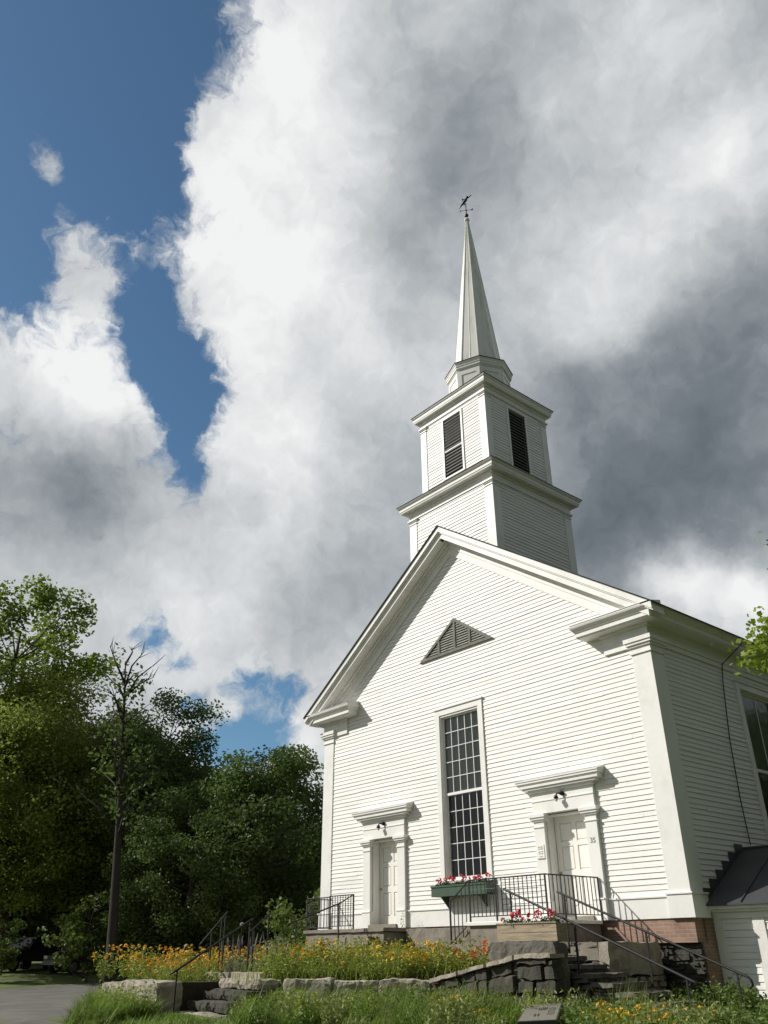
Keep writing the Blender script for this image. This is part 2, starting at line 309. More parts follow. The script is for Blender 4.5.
def brick_mat():
    m = bpy.data.materials.new('old_brick'); m.use_nodes = True; t = m.node_tree; b = t.nodes['Principled BSDF']
    c = t.nodes.new('ShaderNodeTexCoord'); sp = t.nodes.new('ShaderNodeSeparateXYZ'); t.links.new(c.outputs['Object'], sp.inputs[0])
    ad = t.nodes.new('ShaderNodeMath'); t.links.new(sp.outputs['X'], ad.inputs[0]); t.links.new(sp.outputs['Y'], ad.inputs[1])
    cb = t.nodes.new('ShaderNodeCombineXYZ'); t.links.new(ad.outputs[0], cb.inputs['X']); t.links.new(sp.outputs['Z'], cb.inputs['Y'])
    nz = t.nodes.new('ShaderNodeTexNoise'); nz.inputs['Scale'].default_value = 6; t.links.new(cb.outputs[0], nz.inputs['Vector'])
    vm = t.nodes.new('ShaderNodeVectorMath'); vm.operation = 'MULTIPLY_ADD'; vm.inputs[1].default_value = (0.012, 0.012, 0)
    t.links.new(nz.outputs['Color'], vm.inputs[0]); t.links.new(cb.outputs[0], vm.inputs[2])
    br = t.nodes.new('ShaderNodeTexBrick'); br.inputs['Scale'].default_value = 1.0; br.inputs['Brick Width'].default_value = 0.20; br.inputs['Row Height'].default_value = 0.066
    br.inputs['Mortar Size'].default_value = 0.008; br.inputs['Color1'].default_value = (0.42, 0.235, 0.17, 1); br.inputs['Color2'].default_value = (0.33, 0.20, 0.15, 1); br.inputs['Mortar'].default_value = (0.40, 0.34, 0.28, 1)
    t.links.new(vm.outputs[0], br.inputs['Vector'])
    n2 = t.nodes.new('ShaderNodeTexNoise'); n2.inputs['Scale'].default_value = 3; n2.inputs['Detail'].default_value = 8; t.links.new(cb.outputs[0], n2.inputs['Vector'])
    x = t.nodes.new('ShaderNodeMix'); x.data_type = 'RGBA'; x.blend_type = 'MULTIPLY'; x.inputs['Factor'].default_value = 0.8
    r = t.nodes.new('ShaderNodeValToRGB'); r.color_ramp.elements[0].position = 0.3; r.color_ramp.elements[0].color = (0.55, 0.53, 0.5, 1); r.color_ramp.elements[1].position = 0.65
    t.links.new(n2.outputs['Fac'], r.inputs['Fac']); t.links.new(br.outputs['Color'], x.inputs['A']); t.links.new(r.outputs['Color'], x.inputs['B']); t.links.new(x.outputs['Result'], b.inputs['Base Color'])
    bp = t.nodes.new('ShaderNodeBump'); bp.inputs['Distance'].default_value = 0.01; bp.invert = True; t.links.new(br.outputs['Fac'], bp.inputs['Height']); t.links.new(bp.outputs['Normal'], b.inputs['Normal'])
    b.inputs['Roughness'].default_value = 0.9; return m
BRICK = brick_mat()

# ------------------------------------------------------------------ ground
def sstep(a, b, x):
    t = min(1, max(0, (x - a) / (b - a))); return t * t * (3 - 2 * t)
def gz(x, y):
    z = -1.60
    d = math.hypot(x - CAM.x, y - CAM.y)
    z -= 0.5 * sstep(5.5, 13.5, -y) * sstep(-8, 4, x)            # falls towards the street
    z -= 0.38 * (1 - sstep(-6.0, -3.2, x))                               # left of the steps it drops to the drive
    z += 0.25 * sstep(5.2, 6.5, x) * sstep(-3, 0.2, y)
    far = math.hypot(x - CAM.x, y - CAM.y)
    z += 0.035 * min(22, max(0, far - 44)) if x < -20 else 0
    z += 0.06 * max(0, far - 95) if x < 60 else 0
    return z
def grid_ground():
    def axis(lo, hi, dense0, dense1):
        a = [lo]
        v = lo
        while v < hi:
            stp = 0.5 if dense0 <= v < dense1 else max(0.5, min(60, 0.12 * min(abs(v - dense0), abs(v - dense1)) + 0.5))
            v += stp; a.append(v)
        return a
    xs = axis(-1500, 1500, -34, 18); ys = axis(-1500, 1500, -18, 12)
    V = []; 
    for y in ys:
        for x in xs:
            V.append((x, y, min(gz(x, y), 12) + 0.03 * mnoise.noise(Vector((x * 0.3, y * 0.3, 0)))))
    nx = len(xs); F = np.array([(j * nx + i, j * nx + i + 1, (j + 1) * nx + i + 1, (j + 1) * nx + i) for j in range(len(ys) - 1) for i in range(nx - 1)])
    return fast_mesh('ground', np.array(V), F, GROUND, True)
g = link_mesh('ground', grid_ground()); tag(g, 'green lawn and rough ground around the church', 'ground', kind='structure')
# drive on the left: strip following the ground
mb = MB()
def road_edge(y, side):
    if side: return -27.0 - 0.36 * (y + 2)
    if y > -5: return -8.0 - 0.15 * (y + 5)
    if y > -7.5: return -8.0 + (-5 - y) * 1.3
    return min(30, -4.75 + (-7.5 - y) * 2.15)
ys = [-60 + 1.5 * i for i in range(55)]
for a, b in zip(ys[:-1], ys[1:]):
    for s in range(14):
        def P(y, t):
            x = road_edge(y, True) * (1 - t) + road_edge(y, False) * t; return (x, y, gz(x, y) + 0.05)
        t0, t1 = s / 14, (s + 1) / 14; mb.quad(P(a, t0), P(a, t1), P(b, t1), P(b, t0))
tag(mb.build('road', ROADM, smooth=True), 'worn grey asphalt drive at the left of the church', 'road', kind='structure')

# ------------------------------------------------------------------ church
W = 6.0; DEP = 17.0; RO = 0.513; PITCH = 0.679; ZR = 10.62; ZE = 6.19
church = thing('church', 'white clapboard church with a gabled front, square belfry tower and tall pointed spire', 'church', (0, 0, 0))
def Tf(u, n, z): return (u, -n, z)
def Tr(u, n, z): return (W + n, u, z)
def Tl(u, n, z): return (-W - n, u, z)
def clap(mb, T, ufun, z0, z1, openings=(), ex=0.107, proud=0.018, seed=1, depth=0.15):
    rnd = random.Random(seed); z = z0
    while z < z1 - 1e-4:
        zt = min(z + ex, z1); zm = (z + zt) / 2
        a0, a1 = ufun(z + 0.0); b0, b1 = ufun(zt)
        if a1 - a0 < 0.02: break
        segs = [(a0, a1)]
        for (u0, u1, za, zb) in openings:
            if za < zm < zb:
                ns = []
                for s0, s1 in segs:
                    if u1 <= s0 or u0 >= s1: ns.append((s0, s1)); continue
                    if u0 > s0: ns.append((s0, u0))
                    if u1 < s1: ns.append((u1, s1))
                segs = ns
        for s0, s1 in segs:
            cuts = [s0]; c = s0 + rnd.uniform(1.0, 4.5)
            while c < s1 - 0.6: cuts.append(c); c += rnd.uniform(2.4, 4.8)
            cuts.append(s1)
            for c0, c1 in zip(cuts[:-1], cuts[1:]):
                t0 = b0 if abs(c0 - a0) < 1e-6 else c0; t1 = b1 if abs(c1 - a1) < 1e-6 else c1
                if t1 - t0 < 0: t0 = t1 = (t0 + t1) / 2
                pr = proud + rnd.uniform(-0.003, 0.003); dz = rnd.uniform(-0.006, 0.006) if z > z0 else 0; g0 = 0.0018 if c0 != s0 else 0; g1 = 0.0012 if c1 != s1 else 0
                vs = [T(c0 + g0, pr, z + dz), T(c1 - g1, pr, z + dz + rnd.uniform(-.002, .002)), T(t1 - g1, 0.003, zt), T(t0 + g0, 0.003, zt),
                      T(c0 + g0, -depth, z), T(c1 - g1, -depth, z), T(t1 - g1, -depth, zt), T(t0 + g0, -depth, zt)]
                mb.add(vs, [(0, 1, 2, 3), (4, 7, 6, 5), (0, 4, 5, 1), (0, 3, 7, 4), (1, 5, 6, 2)])
        z = zt
# front wall
DL, DR = -3.08, 3.21
def gable(z):
    h = W - 0.03 if z < 6.2 else max(0.0, (10.10 - z) / PITCH)
    return (-h, h)
WIN = (-0.73, 0.73, 1.0, 5.16)
opens = [WIN, (DL - 0.575, DL + 0.575, -1, 2.2), (DR - 0.575, DR + 0.575, -1, 2.2)]
mb = MB(); clap(mb, Tf, gable, 0.40, 10.08, opens, seed=3)
wall = mb.build('front_wall', SIDING, church)
mb = MB()
for a, b in ((-W + 0.4, DL - 0.88), (DL + 0.88, DR - 0.88), (DR + 0.88, W - 0.4)):
    mb.box(a, b, -0.028, 0.15, 0.0, 0.40); mb.box(a, b, -0.05, -0.028, 0.372, 0.4)
mb.build('water_table', TRIM, church)
# side wall right (with windows)
SW = [(3.66, 5.36), (7.6, 9.3), (11.4, 13.1)]
mb = MB(); clap(mb, Tr, lambda z: (0.1, DEP - 0.1), 0.0, 5.46, [(a, b, 1.0, 5.12) for a, b in SW], seed=8); mb.build('side_wall', SIDING, church)
mb = MB(); clap(mb, Tl, lambda z: (0.1, DEP - 0.1), 0.0, 5.46, [(a, b, 1.0, 5.12) for a, b in SW], seed=9); mb.build('side_wall', SIDING, church)
mb = MB(); mb.prism([(-W, DEP, -0.4), (W, DEP, -0.4), (W, DEP, 6.1), (0, DEP, 10.15), (-W, DEP, 6.1)], (0, 0.12, 0)); mb.build('rear_wall', SIDING, church)
mb = MB(); mb.box(-W + .16, W - .16, 0.17, DEP - .05, -0.1, 0.02); mb.build('interior_floor', DARKIN, church)
mb = MB()
for a, b, c, d in ((-W + .152, -W + .17, .17, DEP - .1), (W - .17, W - .152, .17, DEP - .1)):
    for (y0, y1) in ((c, 3.66), (5.36, 7.6), (9.3, 11.4), (13.1, d)): mb.box(a, b, y0, y1, 0.02, 6)
for x0, x1 in ((-5.8, -3.7), (-2.4, -0.75), (0.75, 2.6), (3.8, 5.8)): mb.box(x0, x1, .152, .165, .02, 6)
mb.box(-5.8, 5.8, .17, DEP - .1, 6.0, 6.03)
mb.build('interior_lining', DARKIN, church)
# brick and stone foundation
mb = MB(); mb.box(-W + 0.02, W - 0.02, 0.0, 0.3, -0.42, -0.004); mb.box(W - 0.3, W + 0.02, 0.3, DEP, -1.45, -0.004); mb.box(W - 0.05, W + 0.018, 0.14, 0.3, -1.45, -0.42)
mb.box(-W - 0.02, -W + 0.3, 0.3, DEP, -1.45, -0.004)
mb.build('brick_foundation', BRICK, church)
mb = MB(); rnd = random.Random(4)
def drystone(mb, T, u0, u1, z0, z1, n0=0.0, n1=0.35, rnd=random.Random(1), hmin=.06, hmax=.16, wmin=.18, wmax=.6):
    z = z0
    while z < z1 - 0.03:
        h = min(rnd.uniform(hmin, hmax), z1 - z); u = u0
        while u < u1 - 0.05:
            w = min(rnd.uniform(wmin, wmax), u1 - u)
            o = rnd.uniform(-0.05, 0.03)
            mb.rough(u + .008, u + w - .008, n0, n1 + o, z + .005, z + h - .005 + rnd.uniform(-.01, .004), 0.018, 0.09, rnd.randint(0, 999), T)
            u += w
        z += h
drystone(mb, lambda u, n, z: (u, .06 - n, z), 5.0, 6.03, -1.6, -0.43, -0.10, 0.0, rnd, .05, .12); mb.box(4.9, 5.94, .1, .3, -1.6, -.43)
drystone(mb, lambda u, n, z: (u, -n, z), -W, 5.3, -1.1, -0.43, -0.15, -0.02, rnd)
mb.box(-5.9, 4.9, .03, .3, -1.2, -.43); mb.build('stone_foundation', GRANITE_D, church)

def pilaster(cx, label=None):
    s = 1 if cx > 0 else -1; x1 = s * (W + 0.03); x0 = s * (W - 0.46); a, b = min(x0, x1), max(x0, x1)
    y1 = 0.46
    m = MB(); m.box(a, b, -0.035, y1, 0.43, 5.27); p = m.build('corner_pilaster', TRIM, church, bevel=0.006)
    m = MB(); e = 0.035; m.box(a - e, b + e, -0.035 - e, y1 + e, -0.002, 0.41); m.box(a - e - .02, b + e + .02, -0.055 - e, y1 + e + .02, 0.41, 0.445); m.build('pedestal', TRIM, p, bevel=0.005)
    m = MB()
    for e, z0, z1 in ((0.03, 5.27, 5.31), (0.012, 5.31, 5.42), (0.05, 5.42, 5.47), (0.085, 5.47, 5.53), (0.11, 5.53, 5.63)):
        m.box(a - e, b + e, -0.035 - e, y1 + e, z0, z1)
    m.build('capital', TRIM, p, bevel=0.006)
pilaster(1); pilaster(-1)
# entablature: frieze under the eaves and returns
for s in (-1, 1):
    m = MB()
    a, b = sorted((s * 4.84, s * (W + 0.045))); m.box(a, b, -0.06, 0.15, 5.63, 5.90); 
    a, b = sorted((s * 4.84, s * (W - 0.5))); m.box(a, b, -0.058, 0.15, 5.44, 5.63)
    a, b = sorted((s * (W - 0.15), s * (W + 0.045))); m.box(a, b, 0.15, DEP, 5.46, 5.90)
    a, b = sorted((s * (W - 0.15), s * (W + 0.075))); m.box(a, b, 0.6, DEP, 5.58, 5.63)
    a, b = sorted((s * 4.80, s * (W + 0.11))); m.box(a, b, -0.12, 0.10, 5.84, 5.905)
    m.build('frieze', TRIM, church, bevel=0.004)
# eave cornice profile (n outward, z), swept along returns and sides
m = MB()
def corn(mb, prof, pathpts):
    """sweep (outward, z) profile along plan points given as function of outward"""
    k = len(prof)
    rings = [[pf(n) + (z,) for n, z in prof] for pf in pathpts]
    vs = [p for r_ in rings for p in r_]; fs = []
    for i in range(len(rings) - 1):
        for j in range(k): fs.append((i * k + j, i * k + (j + 1) % k, (i + 1) * k + (j + 1) % k, (i + 1) * k + j))
    fs += [tuple(range(k)), tuple((len(rings) - 1) * k + j for j in range(k))[::-1]]
    mb.add(vs, fs)
PROF = [(-0.05, 5.90), (0.36, 5.90), (0.375, 5.93), (0.40, 5.935), (0.40, 6.03), (0.425, 6.04), (0.45, 6.09), (0.50, 6.13), (0.513, 6.17), (0.513, 6.20), (-0.05, 6.22)]
for s in (-1, 1):
    corn(m, PROF, [lambda n, s=s: (s * 4.62 - s * n * 0.7, 0.05), lambda n, s=s: (s * 4.62 - s * n * 0.7, -n), lambda n, s=s: (s * (W + n), -n), lambda n, s=s: (s * (W + n), DEP + 0.3)])
m.build('eave_cornice', TRIM, church)
for s in (-1, 1):   # sloped flashing on top of the returns
    m = MB()
    x0, x1 = s * 4.3, s * 6.45
    m.add([(x0, -RO - .012, 6.212), (x1, -RO - .012, 6.212), (x1, 0.0, 6.34), (x0, 0.0, 6.34), (x0, -RO - .012, 6.20), (x1, -RO - .012, 6.20), (x1, 0, 6.2), (x0, 0, 6.2)], [(0, 1, 2, 3), (4, 5, 1, 0), (5, 6, 2, 1), (4, 0, 3, 7)])
    m.build('return_flashing', TRIM, church)
# rakes
def rz(x, off): return ZR - off - PITCH * abs(x)
m = MB()
def rake(mb, y0, y1, o0, o1, xin=0.0, xout=W + RO):
    for s in (-1, 1):
        P_ = [(0, y0, rz(0, o0)), (s * xout, y0, rz(xout, o0)), (s * xout, y0, rz(xout, o1)), (0, y0, rz(0, o1))]
        mb.prism(P_, (0, y1 - y0, 0))
rake(m, -RO, -0.03, 0.035, 0.20)                # crown top
rake(m, -0.475, -0.03, 0.20, 0.235)
rake(m, -0.43, -0.03, 0.235, 0.40, xout=W + 0.38)                # fascia + soffit
m.build('rake_cornice', TRIM, church)
m = MB()
rake(m, -0.16, 0.02, 0.40, 0.47, xout=5.95); rake(m, -0.075, 0.02, 0.47, 0.60, xout=5.9); rake(m, -0.045, 0.02, 0.60, 0.84, xout=5.6)
m.build('rake_frieze', TRIM, church)
m = MB()
for s in (-1, 1):
    xo = W + RO + 0.04
    m.prism([(0, -RO - 0.035, ZR), (s * xo, -RO - 0.035, rz(xo, 0)), (s * xo, -RO - 0.035, rz(xo, 0.035)), (0, -RO - 0.035, rz(0, 0.035))], (0, DEP + RO + 0.4, 0))
m.build('roof', ROOF, church)
# tall front window
def window(T, u0, u1, z0, z1, cols, rows_up, rows_dn, zmeet, shade_z=None, parentname='window'):
    g_ = 0.155
    m = MB()
    m.box(u0 - 0.16, u0, -0.02, 0.045, z0 - 0.03, z1 + 0.16, T); m.box(u1, u1 + 0.16, -0.02, 0.045, z0 - 0.03, z1 + 0.16, T)
    m.box(u0, u1, -0.02, 0.045, z1, z1 + 0.16, T); m.box(u0 - 0.19, u1 + 0.19, -0.02, 0.075, z1 + 0.16, z1 + 0.20, T)
    fr = m.build('window', TRIM, church, bevel=0.004)
    m = MB(); m.box(u0 - 0.2, u1 + 0.2, -0.15, 0.10, z0 - 0.09, z0 - 0.03, T); m.build('sill', TRIM, fr)
    m = MB(); m.box(u0, u0 + 0.03, -0.15, 0.02, z0 - .03, z1, T); m.box(u1 - 0.03, u1, -0.15, 0.02, z0 - .03, z1, T); m.box(u0, u1, -0.15, 0.0, z1 - 0.03, z1, T); m.build('jamb', TRIM, fr)
    a, b = u0 + 0.03, u1 - 0.03
    def sash(za, zb, n, rows):
        m = MB(); st = 0.055
        m.box(a, a + st, n - .04, n, za, zb, T); m.box(b - st, b, n - .04, n, za, zb, T); m.box(a + st, b - st, n - .04, n, za, za + st * 1.2, T); m.box(a + st, b - st, n - .04, n, zb - st, zb, T)
        ia, ib, ja, jb = a + st, b - st, za + st * 1.2, zb - st
        for i in range(1, cols): u = ia + (ib - ia) * i / cols; m.box(u - .0085, u + .0085, n - .032, n - .006, ja, jb, T)
        for i in range(1, rows):
            z = ja + (jb - ja) * i / rows; m.box(ia, ib, n - .029, n - .008, z - .0085, z + .0085, T)
        s_ = m.build('sash', TRIM, fr)
        return (ia, ib, ja, jb)
    lo = sash(z0, zmeet, -0.10, rows_dn); up = sash(zmeet - 0.05, z1 - 0.03, -0.055, rows_up)
    for (ia, ib, ja, jb), n in ((lo, -0.122), (up, -0.077)):
        m = MB(); rw_ = rows_dn if n < -.1 else rows_up; rg = random.Random(int(u0 * 100) + rw_)
        for i in range(cols):
            for j in range(rw_):
                a0, a1 = ia + (ib - ia) * i / cols, ia + (ib - ia) * (i + 1) / cols; c0, c1 = ja + (jb - ja) * j / rw_, ja + (jb - ja) * (j + 1) / rw_
                e = [rg.uniform(-.004, .004) for _ in range(3)]; e.append(e[0] - e[1] + e[2]); m.quad(T(a0, n + e[0], c0), T(a1, n + e[1], c0), T(a1, n + e[2], c1), T(a0, n + e[3], c1))
        m.build('glass', GLASS, fr)
    if shade_z:
        m = MB(); k = 24
        for i in range(k):
            ua, ub = a + (b - a) * i / k, a + (b - a) * (i + 1) / k
            na, nb = -0.15 + .008 * math.sin(i * 1.9), -0.15 + .008 * math.sin((i + 1) * 1.9)
            m.quad(T(ua, na, shade_z), T(ub, nb, shade_z), T(ub, nb, z1), T(ua, na, z1))
        m.build('window_shade', SHADE, fr)
    return fr
window(Tf, -0.73, 0.73, 1.03, 5.15, 5, 5, 5, 3.10, shade_z=3.05)
def TrT(u, n, z): return (W + n, u, z)
for a, b in SW: window(TrT, a + 0.0, b, 1.03, 5.08, 2, 1, 1, 3.2, shade_z=3.2)
for a, b in SW: window(Tl, a, b, 1.03, 5.08, 5, 5, 5, 3.1, shade_z=3.1)
# gable vent
vt = None
m = MB(); A_, B_, C_ = Vector((-1.44, 0, 6.82)), Vector((1.46, 0, 6.82)), Vector((0.02, 0, 7.80))
_a, _b, _c = (B_ - C_).length, (A_ - C_).length, (A_ - B_).length; IN_C = (A_ * _a + B_ * _b + C_ * _c) / (_a + _b + _c); IN_R = IN_C.z - A_.z
def edge_board(mb, p, q, inner, w=0.075, n0=-0.065, n1=-0.02):
    k = w / IN_R; pts = [p, q, q.lerp(IN_C, k), p.lerp(IN_C, k)]
    mb.prism([(v.x, n0, v.z) for v in pts], (0, n1 - n0 + 0.02, 0))
cen = (A_ + B_ + C_) / 3
for p, q in ((A_, B_), (B_, C_), (C_, A_)): edge_board(m, p, q, cen)
def vz(x): return 6.82 + (0.98 * (x + 1.44) / 1.46 if x < 0.02 else 0.98 * (1.46 - x) / 1.44)
for x in (-0.62, 0.02, 0.60): m.box(x - .035, x + .035, -0.058, -0.02, 6.87, vz(x) - 0.05)
vt = m.build('gable_vent', VENT, church)
m = MB(); z = 6.86
while z < 7.72:
    h0 = 1.44 - (z - 6.82) / 0.98 * 1.46
    m.add([(0.02 - h0 + .05, -0.048, z), (0.02 + h0 - .05, -0.048, z), (0.02 + h0 - .07, -0.024, z + .04), (0.02 - h0 + .07, -0.024, z + .04)], [(0, 1, 2, 3)])
    z += 0.072
m.build('slat_panel', VENTS, vt); m = MB(); m.prism([(A_.x + .05, -0.022, A_.z), (B_.x - .05, -0.022, B_.z), (C_.x, -0.022, C_.z - .03)], (0, 0.02, 0))
m.build('vent_backing', LOUVERF, vt)
# door surrounds, doors, lamps
def doorway(cx, num=None):
    m = MB()
    def bx(h0, h1, y, z0, z1): m.box(cx + h0, cx + h1, y, 0.0, z0, z1)
    for s in (-1, 1):
        a, b = sorted((s * 0.575, s * 0.88)); m.box(cx + a, cx + b, -0.09, 0.0, 0.42, 1.94)
        a2, b2 = sorted((s * 0.545, s * 0.905)); m.box(cx + a2, cx + b2, -0.115, 0.0, 0.0, 0.39); m.box(cx + a2 - .0, cx + b2 + .0, -0.13, 0.0, 0.39, 0.42)
        for e, z0, z1 in ((0.02, 1.94, 1.975), (0.0, 1.975, 2.07), (0.03, 2.07, 2.11), (0.06, 2.11, 2.16), (0.085, 2.16, 2.235)):
            m.box(cx + a - e, cx + b + e, -0.09 - e, 0.0, z0, z1)
    m.box(cx - 0.88, cx + 0.88, -0.09, 0.0, 2.235, 2.50); m.box(cx - 0.885, cx + 0.885, -0.105, 0.0, 2.50, 2.53); m.box(cx - 0.88, cx + 0.88, -0.085, 0.0, 2.53, 2.74)
    for e, y, z0, z1 in ((0.93, -0.14, 2.70, 2.76), (1.05, -0.20, 2.76, 2.81), (1.15, -0.235, 2.81, 2.88), (1.165, -0.25, 2.88, 2.905), (1.19, -0.27, 2.905, 2.955), (1.20, -0.285, 2.955, 2.985)):
        m.box(cx - e, cx + e, y, 0.0, z0, z1)
    m.add([(cx - 1.2, -0.285, 2.987), (cx + 1.2, -0.285, 2.987), (cx + 1.2, 0, 3.06), (cx - 1.2, 0, 3.06), (cx - 1.2, 0, 2.987), (cx + 1.2, 0, 2.987)], [(0, 1, 2, 3), (1, 5, 2), (0, 3, 4)])
    sr = m.build('door_surround', TRIM, church, bevel=0.005)
    m = MB()
    for s in (-1, 1):
        a, b = sorted((s * 0.545, s * 0.576)); m.box(cx + a, cx + b, 0.0, 0.28, 0.10, 2.2)
    m.box(cx - .545, cx + .545, 0.0, 0.28, 2.17, 2.2); m.build('jamb', TRIM, sr)
    m = MB(); m.box(cx - 0.575, cx + 0.575, -0.16, 0.28, 0.0, 0.095); m.build('threshold', CONC, sr, bevel=0.01)
    m = MB(); y = 0.235; w = 0.53
    st, rails = 0.13, [(0.10, 0.30), (0.88, 1.03), (1.53, 1.63), (2.03, 2.168)]
    m.box(cx - w, cx - w + st, y, y + .04, 0.1, 2.168); m.box(cx + w - st, cx + w, y, y + .04, 0.1, 2.168)
    for z0, z1 in rails: m.box(cx - w + st, cx + w - st, y, y + .04, z0, z1)
    for i in range(3): m.box(cx - .055, cx + .055, y, y + .04, rails[i][1], rails[i + 1][0])
    d = m.build('door', DOORP, church)
    for i in range(3):
        for s in (-1, 1):
            z0, z1 = rails[i][1], rails[i + 1][0]; a, b = sorted((s * .055, s * (w - st)))
            m = MB(); m.box(cx + a, cx + b, y + .024, y + .04, z0, z1)
            k = .035; A0 = [(cx + a + .012, y + .024, z0 + .012), (cx + b - .012, y + .024, z0 + .012), (cx + b - .012, y + .024, z1 - .012), (cx + a + .012, y + .024, z1 - .012)]
            B0 = [(cx + a + k, y + .008, z0 + k), (cx + b - k, y + .008, z0 + k), (cx + b - k, y + .008, z1 - k), (cx + a + k, y + .008, z1 - k)]
            m.add(A0 + B0, [(4, 5, 6, 7)] + [(q, (q + 1) % 4, 4 + (q + 1) % 4, 4 + q) for q in range(4)]); m.build('door_panel', DOORP, d)
    m = MB(); m.lathe([(0.012, 0), (0.028, 0.01), (0.03, 0.03), (0.015, 0.045)], (0, 0, 0), 10)
    m.v = [(cx - w + 0.06 + p[0], y - p[2], 0.98 + p[1]) for p in m.v]; m.build('door_knob', BRASS, d, True)
    # barn-type lamp with a small glass globe
    lx = cx - 0.06
    m = MB(); m.tube([(lx + .1, -0.08, 2.60), (lx + .1, -0.15, 2.61)], 0.05, 10); m.tube([(lx + .1, -.15, 2.61), (lx + .02, -.20, 2.60), (lx, -0.21, 2.55)], 0.018, 6)
    m.lathe([(0.035, 0.03), (0.05, 0.0), (0.058, -0.03), (0.03, -0.045)], (lx, -0.21, 2.53), 12)
    lp = m.build('porch_lamp', BLACKP, church, True)
    m = MB(); m.lathe([(0.01, -.05), (.028, -.035), (.035, -.01), (.03, .02)], (lx, -.21, 2.475), 12); m.build('bulb', LENS, lp, True)
    return sr
s_left = doorway(DL); s_right = doorway(DR)
def text_mesh(body, size, m, name, parent, loc, rot, depth=0.002, label=None):
    cu_ = bpy.data.curves.new('lettering', 'FONT'); cu_.body = body; cu_.size = size; cu_.extrude = depth; cu_.align_x = 'CENTER'
    t_ = bpy.data.objects.new('lettering', cu_); COL.objects.link(t_); bpy.context.view_layer.update()
    me = bpy.data.meshes.new_from_object(t_.evaluated_get(bpy.context.evaluated_depsgraph_get())); COL.objects.unlink(t_); bpy.data.objects.remove(t_)
    me.materials.clear(); me.materials.append(m); o = link_mesh(name, me, parent)
    o.location = Vector(loc) - (BASE[parent.name] if parent is not None else Vector()); o.rotation_euler = rot
    if label: o['label'] = label
    return o
text_mesh('35', 0.15, LOUVERF, 'house_number', s_right, (DR + 0.725, -0.094, 1.50), (R(90), 0, 0))
m = MB(); m.box(DR - .83, DR - .63, -0.102, -0.09, 1.28, 1.58); sg = m.build('notice_sign', DOORP, s_right)
m = MB(); rnd = random.Random(5)
for zz, ws in ((1.53, (.05, .06)), (1.49, (.04, .07)), (1.43, (.06, .05)), (1.39, (.05, .05)), (1.33, (.03, .04))):
    x = DR - .73 - (sum(ws) + .02) / 2
    for w_ in ws: m.box(x, x + w_, -0.1045, -0.102, zz - .009, zz + .009); x += w_ + .02
m.box(DR - .83, DR - .63, -0.106, -0.102, 1.28, 1.295)
m.build('sign_lettering', LOUVERF, sg)
# cable down the side wall
m = MB(); m.tube([(6.50, 3.35, 6.05), (6.06, 3.0, 5.55), (6.05, 2.88, 5.11), (6.045, 2.65, 3.7), (6.045, 2.58, 2.38), (6.045, 2.62, 1.45)], 0.012, 5); m.build('service_cable', BLACKP, church)
m = MB(); m.tube([(-.0, -0.42, 10.2), (0.0, -0.3, 10.16)], .04, 8); m.build('gable_lamp', BLACKP, church)

# ---- tower
YC = 1.83
def tower_stage(name, t, z0, zf, ztop, o, pw, opening=None, seed=20):
    y0, y1 = YC - t, YC + t
    Ts = [lambda u, n, z: (u, y0 - n, z), lambda u, n, z: (t + n, YC + u, z), lambda u, n, z: (-u, y1 + n, z), lambda u, n, z: (-t - n, YC - u, z)]
    m = MB()
    for i, T in enumerate(Ts): clap(m, T, lambda z: (-t + .02, t - .02), z0, zf, [opening] if opening else [], seed=seed + i, depth=0.08, ex=0.105)
    st = m.build(name, SIDING, church)
    for sx in (-1, 1):
        for sy in (-1, 1):
            m = MB()
            a, b = sorted((sx * (t - pw), sx * (t + .028))); c, d = sorted((YC + sy * (t - pw), YC + sy * (t + .028)))
            m.box(a, b, c, d, z0, zf - .16)
            for e, q0, q1 in ((.02, zf - .16, zf - .13), (.0, zf - .13, zf - .07), (.03, zf - .07, zf - .035), (.055, zf - .035, zf + .01)):
                m.box(a - e, b + e, c - e, d + e, q0, q1)
            m.build('corner_post', TRIM, st, bevel=0.004)
    m = MB(); m.box(-t - .035, t + .035, y0 - .035, y1 + .035, zf + .011, ztop - .22); m.box(-t - .07, t + .07, y0 - .07, y1 + .07, ztop - .30, ztop - .22); m.build('frieze', TRIM, st, bevel=0.004)
    m = MB(); pr = [(0.0, ztop - .22), (o * .72, ztop - .22), (o * .76, ztop - .17), (o * .80, ztop - .16), (o * .82, ztop - .08), (o * .93, ztop - .05), (o, ztop - .02), (o, ztop)]
    k = len(pr); rings = []
    for sx, sy in ((-1, -1), (1, -1), (1, 1), (-1, 1)): rings.append([(sx * (t + n), YC + sy * (t + n), z) for n, z in pr])
    vs = [p for r_ in rings for p in r_]; fs = [(i * k + j, ((i + 1) % 4) * k + j, ((i + 1) % 4) * k + j + 1, i * k + j + 1) for i in range(4) for j in range(k - 1)]
    m.add(vs, fs); m.build('cornice', TRIM, st)
    m = MB(); e = o + .015; ti = t * 0.72
    m.add([(sx * (t + e), YC + sy * (t + e), z) for z in (ztop, ztop + .02) for sx, sy in ((-1, -1), (1, -1), (1, 1), (-1, 1))] + [(sx * ti, YC + sy * ti, ztop + .16) for sx, sy in ((-1, -1), (1, -1), (1, 1), (-1, 1))],
          [(3, 2, 1, 0)] + [(i, (i + 1) % 4, 4 + (i + 1) % 4, 4 + i) for i in range(4)] + [(4 + i, 4 + (i + 1) % 4, 8 + (i + 1) % 4, 8 + i) for i in range(4)] + [(8, 9, 10, 11)])
    m.build('cornice_roof', ROOF, st)
    return st, Ts
lower, _ = tower_stage('tower_base', 1.78, 8.1, 11.62, 12.13, 0.32, 0.30, seed=40)
OP = (-0.40, 0.40, 12.72, 14.95)
